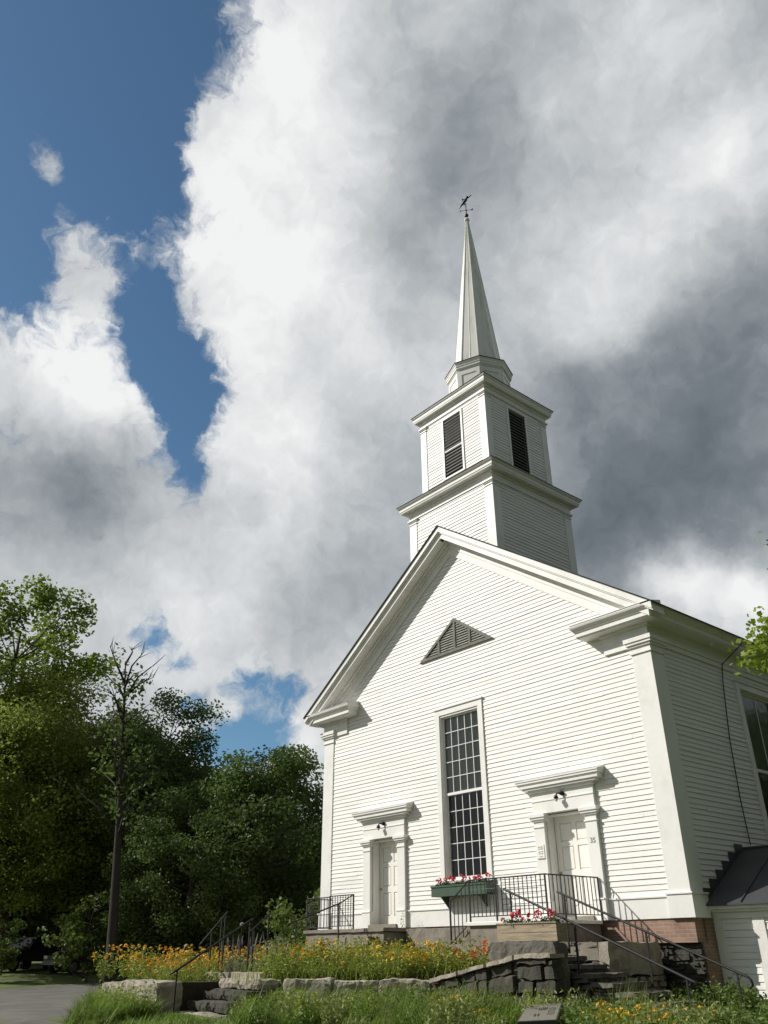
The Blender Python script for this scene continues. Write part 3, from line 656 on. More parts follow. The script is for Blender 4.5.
belfry, TS = tower_stage('belfry', 1.466, 12.16, 15.14, 15.62, 0.245, 0.24, OP, seed=50)
for i, T in enumerate(TS):
    m = MB()
    m.box(OP[0] - .07, OP[0], -.05, .04, OP[2], OP[3], T); m.box(OP[1], OP[1] + .07, -.05, .04, OP[2], OP[3], T); m.box(OP[0] - .07, OP[1] + .07, -.05, .04, OP[3], OP[3] + .07, T); m.box(OP[0] - .09, OP[1] + .09, -.05, .06, OP[2] - .05, OP[2], T)
    m.box(OP[0], OP[1], -.05, .025, 13.70, 13.735, T) if i in (0, 3) else None
    lf = m.build('louver_frame', TRIM, belfry)
    m = MB(); z = OP[2] + .03
    while z < OP[3] - .04:
        m.add([T(OP[0], .015, z), T(OP[1], .015, z), T(OP[1], -.075, z + .085), T(OP[0], -.075, z + .085), T(OP[0], .015, z + .026), T(OP[1], .015, z + .026), T(OP[1], -.075, z + .111), T(OP[0], -.075, z + .111)],
              [(0, 1, 2, 3), (4, 7, 6, 5), (0, 4, 5, 1)]); z += 0.115
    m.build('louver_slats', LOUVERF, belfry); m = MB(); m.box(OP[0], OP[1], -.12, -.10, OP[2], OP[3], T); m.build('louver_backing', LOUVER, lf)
# octagonal drum and spire
OC = (0, YC, 0)
m = MB(); m.lathe([(1.20, 15.66), (1.20, 15.80), (1.08, 15.84), (1.06, 15.9), (1.06, 16.98), (1.09, 17.0), (1.09, 17.05)], OC, 8); drum = m.build('spire_drum', TRIM, church)
for k in range(8):
    a0, a1 = R(45 * k), R(45 * (k + 1)); r_ = 1.06
    p, q = Vector((r_ * math.cos(a0), YC + r_ * math.sin(a0), 0)), Vector((r_ * math.cos(a1), YC + r_ * math.sin(a1), 0)); n_ = Vector((math.cos((a0 + a1) / 2), math.sin((a0 + a1) / 2), 0))
    m = MB()
    def bar(t0, t1, z0, z1, th=.02):
        A0, A1 = p.lerp(q, t0), p.lerp(q, t1); P4 = [A0, A1, A1, A0]; zz = [z0, z0, z1, z1]
        m.prism([(v.x, v.y, z_) for v, z_ in zip(P4, zz)], n_ * th)
    bar(0.02, .17, 15.95, 16.95); bar(.83, .98, 15.95, 16.95); bar(.17, .83, 16.78, 16.95); bar(.17, .83, 15.95, 16.12)
    m.build('drum_panel', TRIM, drum)
m = MB(); m.lathe([(1.07, 17.02), (1.13, 17.05), (1.13, 17.12), (1.15, 17.14), (1.15, 17.2), (1.18, 17.24), (1.18, 17.28), (0.9, 17.33)], OC, 8); m.build('drum_cornice', TRIM, drum)
m = MB(); m.lathe([(1.2, 17.278), (1.2, 17.30), (0.86, 17.40)], OC, 8); m.build('drum_flashing', ROOF, drum)
m = MB(); m.lathe([(0.86, 17.34), (0.80, 17.9), (0.045, 25.05)], OC, 8); spire = m.build('spire', SPIRE, church)
m = MB()
for k in range(8):
    a = R(45 * k); m.tube([(0.862 * math.cos(a), YC + 0.862 * math.sin(a), 17.34), (0.802 * math.cos(a), YC + 0.802 * math.sin(a), 17.9), (0.05 * math.cos(a), YC + 0.05 * math.sin(a), 25.05)], [.022, .02, .012], 5)
m.build('spire_hip', SPIRE, spire)
m = MB()
for k in range(8):   # standing seam in the middle of each face
    a = R(45 * k + 22.5); c_ = math.cos(R(22.5))
    m.tube([(0.855 * c_ * math.cos(a), YC + 0.855 * c_ * math.sin(a), 17.4), (0.80 * c_ * math.cos(a), YC + .80 * c_ * math.sin(a), 17.9), (0.05 * math.cos(a), YC + 0.05 * math.sin(a), 25.0)], [.012, .011, .006], 4)
m.build('spire_seam', SPIRE, spire)
m = MB(); m.lathe([(0.06, 24.98), (0.11, 25.03), (0.10, 25.08), (0.035, 25.2)], OC, 12); m.build('spire_cap', SPIRE, spire, True)
m = MB(); m.tube([(0, YC, 25.1), (0, YC, 26.0)], 0.016, 6); vane = m.build('weathervane', BLACKP, church)
m = MB()
for z, r_ in ((25.32, .085), (25.62, .04), (25.9, .035)): m.lathe([(.01, -r_), (r_ * .7, -r_ * .7), (r_, 0), (r_ * .7, r_ * .7), (.01, r_)], (0, YC, z), 12)
m.build('vane_ball', BLACKP, vane, True)
m = MB()
for a in (R(40), R(130)):
    d = Vector((math.cos(a), math.sin(a), 0)); c_ = Vector((0, YC, 25.62)); m.tube([c_ - d * .22, c_ + d * .22], .009, 5)
    for s in (-1, 1):
        m.box(c_.x + s * d.x * .24 - .03, c_.x + s * d.x * .24 + .03, c_.y + s * d.y * .24 - .01, c_.y + s * d.y * .24 + .01, 25.58, 25.66)
m.build('direction_arms', BLACKP, vane)
m = MB()     # winged figure blowing along the wind, leaning
d = Vector((math.cos(R(40)), math.sin(R(40)), 0)); c_ = Vector((0, YC, 25.95))
def fp(u, z): return c_ + d * u + Vector((0, 0, z))
m.tube([fp(-.27, -.18), fp(-.17, -.02), fp(-.06, .12), fp(.02, .26), fp(.06, .38)], [.012, .03, .05, .06, .03], 8)
m.tube([fp(.06, .38), fp(.085, .43), fp(.10, .47)], [.03, .05, .02], 8)
m.tube([fp(.02, .3), fp(.12, .36), fp(.24, .50)], [.02, .018, .022], 6)
m.tube([fp(-.02, .28), fp(-.12, .33), fp(-.10, .18)], [.015, .035, .01], 6)
m.tube([fp(-.1, .08), fp(-.02, -.02), fp(.03, .04)], [.03, .02, .012], 6)
m.build('vane_figure', BLACKP, vane, True)

# ------------------------------------------------------------------ annex (side wing)
annex = thing('side_wing', 'low white clapboard wing with a black roof against the right side of the church', 'building', (8, 2, -1.4))
AY = 0.62; AX1 = 13.0; AZ = 0.14
def Ta(u, n, z): return (u, AY - n, z)
m = MB(); clap(m, Ta, lambda z: (6.15, AX1 - .1), -1.42, -0.02, [(7.17, 8.05, -1.0, -.14), (9.6, 10.5, -1.0, -.14)], seed=70, ex=.12); m.build('front_wall', SIDING, annex)
m = MB()
for a, b in ((6.03, 6.2), (6.82, 7.05), (8.15, 8.35), (AX1 - .2, AX1)): m.box(a, b, AY - .035, AY + .1, -1.42, -0.02)
m.box(6.03, AX1, AY - .045, AY + .1, -0.02, AZ - .03)
m.build('corner_board', TRIM, annex, bevel=.004)
m = MB()
for a, b in ((7.17, 8.05), (9.6, 10.5)):
    m.box(a, a + .1, AY - .05, AY + .02, -1.0, -.14); m.box(b - .1, b, AY - .05, AY + .02, -1.0, -.14); m.box(a, b, AY - .05, AY + .02, -.24, -.14); m.box(a - .03, b + .03, AY - .08, AY + .02, -1.06, -1.0)
    m.box((a + b) / 2 - .02, (a + b) / 2 + .02, AY - .01, AY + .02, -1.0, -.24)
wf = m.build('window', TRIM, annex)
m = MB()
for a, b in ((7.17, 8.05), (9.6, 10.5)): m.quad((a + .1, AY + .02, -1), (b - .1, AY + .02, -1), (b - .1, AY + .02, -.24), (a + .1, AY + .02, -.24))
m.build('glass', GLASS, wf)
m = MB(); m.box(6.03, AX1, AY + .10, AY + .14, -1.42, AZ - 0.03, None) if False else None
m = MB(); m.box(AX1 - .1, AX1, AY + .1, 6.0, -1.42, .12); m.box(6.05, AX1, 5.9, 6.0, -1.42, .12); m.build('rear_wall', SIDING, annex)
m = MB(); m.prism([(6.03, AY - .2, AZ), (6.03, AY - .2, AZ + .06), (6.03, AY - .155, AZ + .09), (6.03, AY, AZ + .09), (6.03, AY, AZ)], (AX1 - 5.85, 0, 0)); m.box(6.03, AX1, AY - .12, AY - .0, AZ - .045, AZ); m.build('eave_board', TRIM, annex)
ye, ze, yr, zr_ = AY - .26, AZ + .09, 2.25, 1.34
m = MB(); m.prism([(6.045, ye, ze), (6.045, yr, zr_), (6.045, 2 * yr - ye + 1.6, ze), (6.045, 2 * yr - ye + 1.6, ze - .03), (6.045, yr, zr_ - .04), (6.045, ye, ze - .03)], (AX1 - 5.8, 0, 0)); rf = m.build('roof', METALROOF, annex)
m = MB()
for i in range(1, 10):
    x = 6.05 + .72 * i
    m.prism([(x, ye, ze), (x, yr, zr_), (x, yr, zr_ + .03), (x, ye, ze + .03)], (.02, 0, 0))
m.build('roof_seam', METALROOF, rf)
m = MB(); m.tube([(6.05, yr, zr_ + .01), (AX1 + .2, yr, zr_ + .01)], .03, 6); m.build('ridge_cap', METALROOF, rf)
# stepped flashing on the church wall above the wing roof
m = MB()
for i in range(6):
    y = 0.40 + i * .31; z = ze + (y - ye) * (zr_ - ze) / (yr - ye)
    m.box(6.022, 6.034, y, y + .33, z - .05, z + .27)
m.build('step_flashing', METALROOF, rf)

# ------------------------------------------------------------------ terrace, retaining walls, steps
terr = MB()
TP = [(-9, 0.3), (-9, -4.2), (-4.6, -6.3), (-2.2, -6.3), (-2.1, -5.1), (-0.2, -5.05), (2.2, -3.4), (4.0, -3.4), (4.0, -1.9), (5.0, -1.8), (5.0, 0.3)]
terr.prism([(x, y, -1.7) for x, y in TP], (0, 0, 0.62))
t_ = terr.build('terrace_ground', SOIL); tag(t_, 'raised garden soil behind the low granite wall', 'ground', kind='structure')
def along(p, q):
    d = Vector((q[0] - p[0], q[1] - p[1], 0)); l = d.length; d.normalize(); n = Vector((d.y, -d.x, 0))
    return l, (lambda u, o, z: (p[0] + d.x * u + n.x * o, p[1] + d.y * u + n.y * o, z))
# long low granite wall
rw = thing('retaining_wall', 'long low wall of pale granite slabs holding up the flower bed left of centre', 'wall', (1, -4.3, -1.6))
l, T = along((-0.25, -5.12), (2.25, -3.42)); m = MB(); u = 0; rnd = random.Random(2)
for w_ in (1.05, .95, l - 2.0): m.rough(u, u + w_ - .012, -.3, rnd.uniform(-.01, .03), -1.66, -1.02 + rnd.uniform(-.02, .015), .024, .07, rnd.randint(0, 99), T); u += w_
m.build('granite_slab', GRANITE, rw)
rw2 = thing('retaining_wall', 'dark mossy stone wall whose top slopes up towards the wooden planter', 'wall', (3.6, -3.4, -1.6))
l, T = along((2.30, -3.46), (5.42, -3.58)); m = MB(); m2 = MB(); u = 0
for w_ in (.8, .75, .7, l - 2.25):
    zt = lambda u_: -1.0 + .42 * min(1, max(0, u_) / (l - .7))
    def TT(a, b, z, T=T): 
        k = (z + 1.66) / .6; return T(a, b, -1.66 + (zt(a) - .07 + 1.66) * k)
    drystone(m, lambda a, b, z: TT(a, b, z), u, u + w_ - .005, -1.66, -1.06, -.3, 0, rnd, .10, .2, .3, .8)
    def TC(a, b, z, T=T): return T(a, b, zt(a) - .07 + z)
    m2.rough(u, u + w_ - .01, -.34, .05, 0, .07, .014, .07, rnd.randint(0, 99), TC); u += w_
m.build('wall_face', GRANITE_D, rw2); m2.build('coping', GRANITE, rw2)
# block under the planter
m = MB(); m.rough(3.8, 5.36, -3.42, -3.06, -1.2, -.40, .025, .08, 5); tag(m.build('stone_block', STONE_M), 'dark weathered stone block under the wooden planter box', 'stone block')
# left end block and lower left flight
m = MB(); m.rough(-3.9, -2.12, -6.9, -6.3, -1.75, -1.06, .03, .08, 11); m.rough(-5.2, -3.92, -6.75, -6.2, -1.9, -1.12, .03, .08, 12)
tag(m.build('granite_block', GRANITE), 'big granite block at the left side of the lower garden steps', 'stone block')
st1 = thing('garden_steps', 'short flight of rough granite steps at the left below the flower bed', 'steps', (-1, -6, -1.8))
for i in range(4):
    m = MB(); z1 = -1.02 - .19 * i; y0 = -5.55 - .33 * i
    m.rough(-2.05, -.45 + .15 * (i % 2), y0, y0 + .55, z1 - (.16 if i < 3 else .3), z1, .028, .07, 20 + i); m.build('step', GRANITE if i in (0, 3) else GRANITE_D, st1)
m = MB(); m.rough(-3.5, -2.3, -5.15, -4.75, -1.15, -.93, .02, .15, 31); m.rough(-2.28, -1.0, -5.15, -4.75, -1.12, -.92, .02, .15, 32); tag(m.build('curb_stone', GRANITE), 'long pale granite curb stones at the top of the lower garden steps', 'curb')
st2 = thing('stone_stairs', 'stone stairs rising to the left church door', 'steps', (-2.6, -2, -1))
for i in range(5):
    m = MB(); m.rough(-3.2, -2.2, -1.35 - .33 * i, -1.0 - .33 * i, -1.05, -.19 * (i + 1), .012, .15, 40 + i); m.build('step', CONC, st2)
# landings
lnd1 = thing('landing', 'concrete landing in front of the left church door', 'landing', (-3.7, -.5, -1))
m = MB(); m.rough(-5.35, -2.0, -1.0, -.14, -1.1, -.10, .012, .2, 51); m.build('landing_base', CONC, lnd1); m = MB(); m.rough(-5.4, -1.95, -1.05, -.12, -.095, -.015, .006, .2, 52); m.build('landing_slab', CONC, lnd1)
m = MB(); m.rough(-1.9, 1.1, -.35, -.14, -1.1, -.03, .015, .2, 53); tag(m.build('foundation_ledge', CONC), 'stone ledge along the church wall between the two landings', 'ledge')
lnd2 = thing('landing', 'concrete landing with a white edge in front of the right church door', 'landing', (2.8, -.9, -1))
m = MB(); m.box(1.72, 3.92, -1.74, -.14, -.6, -.075); m.build('landing_base', CONC, lnd2, bevel=.015); m = MB(); m.box(1.68, 3.98, -1.8, -.14, -.07, 0.0); m.build('landing_slab', TRIM, lnd2, bevel=.008)
for i in range(2):
    m = MB(); m.box(1.68 - .3 * (i + 1), 1.68 - .3 * i - .004, -1.7, -.36, -.6, -.14 * (i + 1)); m.build('step', CONC, lnd2, bevel=.015)
# base platform: dry laid wall with a big end stone
bp_ = thing('stone_platform', 'dry laid fieldstone platform wall under the right landing', 'wall', (3, -1.9, -1.5))
m = MB(); drystone(m, lambda u, n, z: (u, -1.85 - n, z), 1.2, 5.06, -1.6, -.40, -.3, 0, random.Random(8), .04, .09, .15, .45); m.build('fieldstone_face', DRY, bp_)
m = MB(); m.rough(5.08, 5.3, -1.9, -0.2, -.95, -.40, .02, .15, 61); drystone(m, lambda u, n, z: (5.3 + n, u, z), -1.85, -.1, -1.6, -.96, -.3, -.02, random.Random(9)); m.build('end_stone', GRANITE, bp_)
m = MB(); m.rough(1.2, 5.06, -1.84, -.2, -.7, -.41, .01, .3, 62); m.build('platform_top', CONC, bp_)
# right flight of stone steps going down to the right
st3 = thing('garden_steps', 'long flight of rough stone steps descending to the right from the right church door', 'steps', (6, -2.4, -1.6))
for i in range(10):
    m = MB(); x0 = 4.0 + i * .42; z1 = -.50 - i * .128
    m.rough(x0, x0 + .47, -3.02 + .04 * (i % 2), -1.93, z1 - .07, z1, .014, .07, 70 + i)
    drystone(m, lambda u, n, z: (u, -2.98 - n, z), x0, x0 + .43, z1 - .48, z1 - .075, -.3, 0, random.Random(70 + i), .05, .12, .15, .4); m.box(x0 + .02, x0 + .40, -2.75, -1.95, z1 - .48, z1 - .075)
    m.build('step', DRY if i % 3 else STONE_M, st3)
m = MB(); m.rough(7.3, 8.6, -3.2, -1.7, -2.1, -1.72, .02, .3, 79); m.build('stair_footing', DRY, st3)
m = MB(); m.rough(7.35, 8.0, -3.75, -3.45, -1.75, -1.28, .02, .13, 91); tag(m.build('granite_block', GRANITE), 'pale flat stone beside the foot of the right handrails', 'stone block')
m = MB(); m.rough(8.6, 9.3, -3.6, -3.3, -1.8, -1.42, .02, .13, 92); tag(m.build('granite_block', CONC), 'brown flat stone at the lower right foot of the steps', 'stone block')

# ------------------------------------------------------------------ railings
def handrail(label, a, b, posts, zb, r=.021, curl=False, bracket=True, group=None):
    a, b = Vector(a), Vector(b); t = thing('handrail', label, 'handrail', (b.x, b.y, zb(b.x, b.y)), group)
    m = MB(); d = (b - a).normalized(); pts = [a - d * .06, a, b]
    if curl:
        h = Vector((d.x, d.y, 0)).normalized(); pts += [b + d * .08 + Vector((0, 0, 0)), b + d * .12 - Vector((0, 0, .03)), b + d * .13 - Vector((0, 0, .09)), b + d * .08 - Vector((0, 0, .14)), b + d * .04 - Vector((0, 0, .13))]
    else: pts += [b + d * .10]
    m.tube(pts, r, 8); m.build('rail', IRON, t, True)
    for u in posts:
        p = a.lerp(b, u); m = MB(); m.box(p.x - .014, p.x + .014, p.y - .014, p.y + .014, zb(p.x, p.y), p.z - .012); po = m.build('post', IRON, t)
        if bracket:
            m = MB(); m.tube([p - Vector((0, 0, .12)), p - Vector((0, 0, .06)) + d * .05, p + d * .08 - Vector((0, 0, 0.0)) + Vector((0, 0, d.z * 0))], .008, 5); m.build('bracket', IRON, po)
    return t
RG = None
handrail('black pipe handrail on the near side of the right stone steps', (3.92, -2.96, .475), (7.58, -2.96, -.965), (0.03, .42, .97), lambda x, y: max(-1.75, -.48 - max(0, x - 4.1) * .30))
handrail('black pipe handrail with a curled end on the church side of the right stone steps', (4.36, -1.92, .44), (7.83, -1.92, -.895), (.03, .52, .97), lambda x, y: max(-1.75, -.48 - max(0, x - 4.1) * .30), curl=True)
handrail('long black handrail climbing the lower left garden steps', (-1.85, -4.95, .09), (-1.80, -6.70, -.87), (.01, .97), lambda x, y: -.95 if y > -5.5 else -1.75)
handrail('thin black handrail farthest left behind the lavender', (-3.45, -4.65, .28), (-3.4, -5.25, -.32), (.02, .18, .6), lambda x, y: -1.1, r=.016, bracket=False)
handrail('thin black handrail above the right end of the lavender', (-2.05, -4.35, .22), (-2.05, -4.78, -.1), (.02, .9), lambda x, y: -1.1, r=.016, bracket=False)
handrail('black handrail sloping down from the left door landing', (-3.22, -1.45, .57), (-3.22, -2.95, .09), (.02, .9), lambda x, y: -.85, r=.018)
def panel(mb, a, b, z0, z1, za=0.0, zb_=0.0, sp=.115, r=.007, cross=None, sp_post=0):
    """vertical bars between a and b (plan points); z offsets za, zb_ slope the rail; cross = number of horizontal bars"""
    a, b = Vector((a[0], a[1], 0)), Vector((b[0], b[1], 0)); n = max(2, int((b - a).length / sp))
    for i in range(n + 1):
        t_ = i / n; p = a.lerp(b, t_); dz = za * (1 - t_) + zb_ * t_
        mb.box(p.x - r, p.x + r, p.y - r, p.y + r, z0 + dz, z1 + dz)
    def line(z, rr):
        mb.tube([(a.x, a.y, z + za), (b.x, b.y, z + zb_)], rr, 6)
    line(z1, .014); line(z0, .010)
    if cross:
        for i in range(1, cross): line(z0 + (z1 - z0) * i / cross, .006)
rl = thing('iron_railing', 'black iron railing around the right door landing with a square grid at its left', 'railing', (2.8, -1.75, 0))
for (x, y) in ((1.78, -1.76), (3.9, -1.76), (3.94, -.95), (3.96, -.12), (2.55, -1.76)):
    m = MB(); m.box(x - .014, x + .014, y - .014, y + .014, 0.0, .82); m.build('post', IRON, rl)
m = MB(); m.box(1.155, 1.185, -1.775, -1.745, -.42, .42); m.build('post', IRON, rl)
m = MB(); panel(m, (2.72, -1.76), (3.9, -1.76), .10, .81, cross=7, sp=.115); m.build('grid_panel', IRON, rl)
m = MB(); panel(m, (1.78, -1.76), (2.72, -1.76), .10, .81, sp=.115); m.tube([(1.78, -1.76, .22), (2.72, -1.76, .22)], .006, 5); m.tube([(1.78, -1.76, .62), (2.72, -1.76, .62)], .006, 5); m.build('bar_panel', IRON, rl)
m = MB(); panel(m, (3.9, -1.76), (3.96, -.12), .10, .81, sp=.115); m.build('side_panel', IRON, rl)
m = MB(); panel(m, (1.17, -1.76), (1.78, -1.76), .0, .81, za=-.40, zb_=0.0, sp=.12); m.build('stair_panel', IRON, rl)
rl = thing('iron_railing', 'black iron railing with a square grid on the left door landing', 'railing', (-4.2, -1, 0))
for (x, y) in ((-5.3, -1.0), (-4.25, -1.0), (-3.22, -1.0)):
    m = MB(); m.box(x - .015, x + .015, y - .015, y + .015, -.02, .80); m.build('post', IRON, rl)
m = MB(); panel(m, (-4.25, -1.0), (-3.22, -1.0), .06, .79, cross=7, sp=.11); m.build('grid_panel', IRON, rl)
m = MB(); panel(m, (-5.3, -1.0), (-4.25, -1.0), .04, .77, sp=.13); m.build('bar_panel', IRON, rl)
m = MB(); panel(m, (-5.3, -1.0), (-5.3, -.12), .04, .77, sp=.13); m.build('side_panel', IRON, rl)
m = MB(); m.tube([(-3.22, -1.0, .79), (-3.22, -1.45, .57)], .014, 6); m.build('sloped_rail', IRON, rl)

# ------------------------------------------------------------------ boxes and small things
wb = thing('window_box', 'green wooden window box under the tall front window', 'window box', (0.03, -.15, .6))
m = MB(); x0, x1, z0, z1 = -.90, .98, .64, .88
m.box(x0, x1, -.37, -.35, z0, z1); m.box(x0, x1, -.075, -.055, z0, z1); m.box(x0, x0 + .02, -.35, -.075, z0, z1); m.box(x1 - .02, x1, -.35, -.075, z0, z1); m.box(x0, x1, -.35, -.075, z0, z0 + .02)
m.box(x0 - .012, x1 + .012, -.385, -.37, z1 - .035, z1 + .006); m.build('box', GREENP, wb)
m = MB(); m.box(x0 + .02, x1 - .02, -.35, -.075, z1 - .06, z1 - .04); m.build('soil', SOIL, wb)
for x in (x0 + .30, x1 - .30):
    m = MB(); m.prism([(x - .02, -.06, z0), (x - .02, -.33, z0), (x - .02, -.06, z0 - .26)], (.04, 0, 0)); m.build('bracket', GREENP, wb)
pl = thing('planter_box', 'weathered wooden planter box on the concrete block', 'planter', (4.4, -3.0, -.4))
x0, x1, z0, z1 = 3.95, 5.33, -.395, -.12
m = MB()
for q0, q1 in ((z0, z0 + .135), (z0 + .14, z1)):
    m.box(x0, x1, -3.30, -3.275, q0, q1); m.box(x0, x1, -3.06, -3.035, q0, q1); m.box(x0 + .002, x0 + .027, -3.275, -3.06, q0, q1); m.box(x1 - .027, x1 - .002, -3.275, -3.06, q0, q1)
m.build('box', PLANK, pl, bevel=.004); m = MB(); m.box(x0 - .01, x1 + .01, -3.315, -3.26, z1 + .002, z1 + .024); m.build('rim', PLANK, pl)
m = MB(); m.box(x0 + .03, x1 - .03, -3.27, -3.065, z1 - .05, z1 - .03); m.build('soil', SOIL, pl)
# plaque on a slanted stand
C0 = Vector((6.95, -6.1, -1.32)); pq = thing('information_plaque', 'slanted plaque with small dark writing standing in the grass', 'sign', (C0.x, C0.y, -1.8))
TLp, TRp, BRp, BLp = Vector((5.95, -4.92, -1.25)), Vector((6.42, -4.66, -1.22)), Vector((7.28, -5.86, -1.34)), Vector((6.82, -6.12, -1.37))
nq = (TRp - TLp).cross(BLp - TLp).normalized()
if nq.z < 0: nq = -nq
m = MB(); m.prism([TLp, TRp, BRp, BLp], -nq * .05); m.build('plaque_frame', BLACKP, pq)
def pp(u, v, h=.004): return (TLp.lerp(TRp, u)).lerp(BLp.lerp(BRp, u), v) + nq * h
m = MB(); m.quad(pp(.03, .02), pp(.97, .02), pp(.97, .98), pp(.03, .98)); face = m.build('plaque_face', PLAQ, pq)
m = MB(); rnd = random.Random(3)
def mark(u0, u1, v0, v1): m.quad(pp(u0, v0, .008), pp(u1, v0, .008), pp(u1, v1, .008), pp(u0, v1, .008))
mark(.05, .16, .04, .10)
for i in range(5): mark(.42 + i * .05, .445 + i * .05, .25, .42)
for j in range(4):
    for i in range(12): mark(.70 + j * .05, .72 + j * .05, .30 + i * .035, .328 + i * .035 - rnd.uniform(0, .012))
for j in range(2):
    for i in range(5): mark(.36 + j * .09, .41 + j * .09, .62 + i * .03, .64 + i * .03)
m.build('plaque_writing', BLACKP, face)
m = MB(); c_ = pp(.5, .5, -.06); m.box(c_.x - .05, c_.x + .05, c_.y - .05, c_.y + .05, -2.0, c_.z - .01); m.build('post', BLACKP, pq)

# ------------------------------------------------------------------ plants
def leaves_mesh(name, C, S, m, rng, up=0.0, aspect=0.6, outward=None):
    """C (n,3) centres, S sizes -> one folded four-cornered leaf each"""
    n = len(C); a = rng.normal(size=(n, 3)); a[:, 2] *= 0.6
    a /= np.linalg.norm(a, axis=1)[:, None]; b = rng.normal(size=(n, 3)); b[:, 2] -= up
    b -= (b * a).sum(1)[:, None] * a; b /= np.linalg.norm(b, axis=1)[:, None]
    S = np.asarray(S)[:, None]; V = np.empty((n, 4, 3))
    V[:, 0] = C - a * S * .5; V[:, 1] = C + b * S * aspect * .5; V[:, 2] = C + a * S * .5; V[:, 3] = C - b * S * aspect * .5
    return V.reshape(-1, 3), np.arange(n * 4).reshape(n, 4)
def make_tree(seed, H, Rad, base, nclump, per, lsize, lm, bm=BARK, trunk_r=.3, clump=(0.8, 1.6), lean=(0, 0), shape=1.0, thin=0.0, droop=0.0, name='tree', layers=None, reject=None):
    rng = np.random.default_rng(seed); rnd = random.Random(seed)
    cz = (base + H) / 2; rzv = (H - base) / 2
    cs = []
    tries = 0
    while len(cs) < nclump and tries < 40000:
        tries += 1
        d = rng.normal(size=3); d /= np.linalg.norm(d); r_ = rng.uniform(.25, 1) ** .5
        wob = 1 + .28 * mnoise.noise(Vector(d * 1.7 + seed)) + .15 * mnoise.noise(Vector(d * 4 + seed))
        tz = d[2] * r_; rad = Rad * (1 - .25 * max(0, tz) ** 2 * shape)
        p = np.array([d[0] * r_ * rad * wob, d[1] * r_ * rad * wob, cz + tz * rzv * wob])
        if reject is not None and reject(p): continue
        cs.append(p)
    cs = np.array(cs); C = []; S = []
    for c in cs:
        cr_ = rng.uniform(*clump); k = int(per * rng.uniform(.6, 1.3) * (cr_ / np.mean(clump)) ** 2)
        q = rng.normal(size=(k, 3)); q /= np.linalg.norm(q, axis=1)[:, None]; q *= (rng.uniform(0, 1, size=(k, 1)) ** .45) * cr_; q[:, 2] *= .62; q[:, 2] -= droop * (q[:, 0] ** 2 + q[:, 1] ** 2)
        C.append(c + q); S.append(rng.uniform(.6, 1.3, k) * lsize)
    C = np.concatenate(C); S = np.concatenate(S)
    V, F = leaves_mesh(name, C, S, lm, rng)
    crown = fast_mesh('crown', V, F, lm)
    m = MB(); top = Vector((lean[0], lean[1], H * .86))
    def tp(t): return Vector((top.x * t * t + .15 * math.sin(t * 5 + seed), top.y * t * t + .15 * math.cos(t * 4 + seed), H * .86 * t - .3 * (1 - t)))
    m.tube([tp(i / 9) for i in range(10)], [trunk_r * (1.35 if i == 0 else 1) * (1 - .88 * i / 9) + .02 for i in range(10)], 10)
    sel = cs[rng.permutation(len(cs))[:min(len(cs), 46)]]
    for c in sel:
        c = Vector(c); t0 = max(.14, min(.9, (c.z - .35 * math.hypot(c.x, c.y)) / (H * .86))) ; s_ = tp(t0); mid = s_.lerp(c, .5) + Vector((0, 0, -.1 * (c - s_).length)) + Vector((rnd.uniform(-.3, .3), rnd.uniform(-.3, .3), 0))
        r0 = trunk_r * (1 - .85 * t0) * .5 + .02; m.tube([s_, mid, c], [r0, r0 * .6, .015], 6)
    trunk = m.mesh('trunk', bm, (0, 0, 0), True)
    return trunk, crown
def place_tree(name, label, cat, meshes, loc, rot=0, sc=1.0, group=None, sz=None):
    o = bpy.data.objects.new(name, None); COL.objects.link(o); o.location = loc; o.rotation_euler = (0, 0, rot); o.scale = (sc, sc, sz or sc); tag(o, label, cat, group); BASE[o.name] = Vector(loc)
    for nm, me in zip(('trunk', 'crown'), meshes):
        c = bpy.data.objects.new(nm, me); COL.objects.link(c); c.parent = o
    return o
def polar(az, d):
    x, y = CAM.x + d * math.sin(R(az)), CAM.y + d * math.cos(R(az)); return (x, y, gz(x, y))
# tall open crowned maple at far left
tA = make_tree(11, 26.0, 6.9, 9, 95, 190, .36, LEAF_A, trunk_r=.5, clump=(.8, 1.9))
place_tree('maple_tree', 'tallest broad maple with an open crown at the far left edge', 'tree', tA, polar(-74.8, 60), 0, .93)
tB = make_tree(12, 16.5, 6.6, 2.2, 170, 420, .20, LEAF_B, trunk_r=.4, clump=(1.1, 2.0), droop=.10)
place_tree('willow_tree', 'soft pale green willow like tree in front of the tallest maple', 'tree', tB, polar(-72.8, 58), 1.0, 1.08)
place_tree('willow_tree', 'second soft green tree right of the pale one, left of the bare topped trunk', 'tree', tB, polar(-68.6, 58), 2.4, .95)
tC = make_tree(13, 15.6, 5.0, 3, 120, 330, .22, LEAF_C, trunk_r=.35, clump=(.9, 1.7))
place_tree('broadleaf_tree', 'dark dense tree just right of the bare topped trunk', 'tree', tC, polar(-64.9, 55), .6, 1.0)
tD = make_tree(14, 12.6, 5.2, 1.2, 140, 340, .21, LEAF_C, trunk_r=.35, clump=(.9, 1.7))
place_tree('broadleaf_tree', 'rounded dark tree nearest the church corner', 'tree', tD, polar(-58.2, 50), 0, 1.0)
place_tree('broadleaf_tree', 'lower rounded tree between the dark one and the church corner tree', 'tree', tD, polar(-62.0, 47), 2.0, .74)
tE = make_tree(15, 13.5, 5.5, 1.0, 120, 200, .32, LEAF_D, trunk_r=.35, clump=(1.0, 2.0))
GR = 'dark trees forming the wood behind the front row'
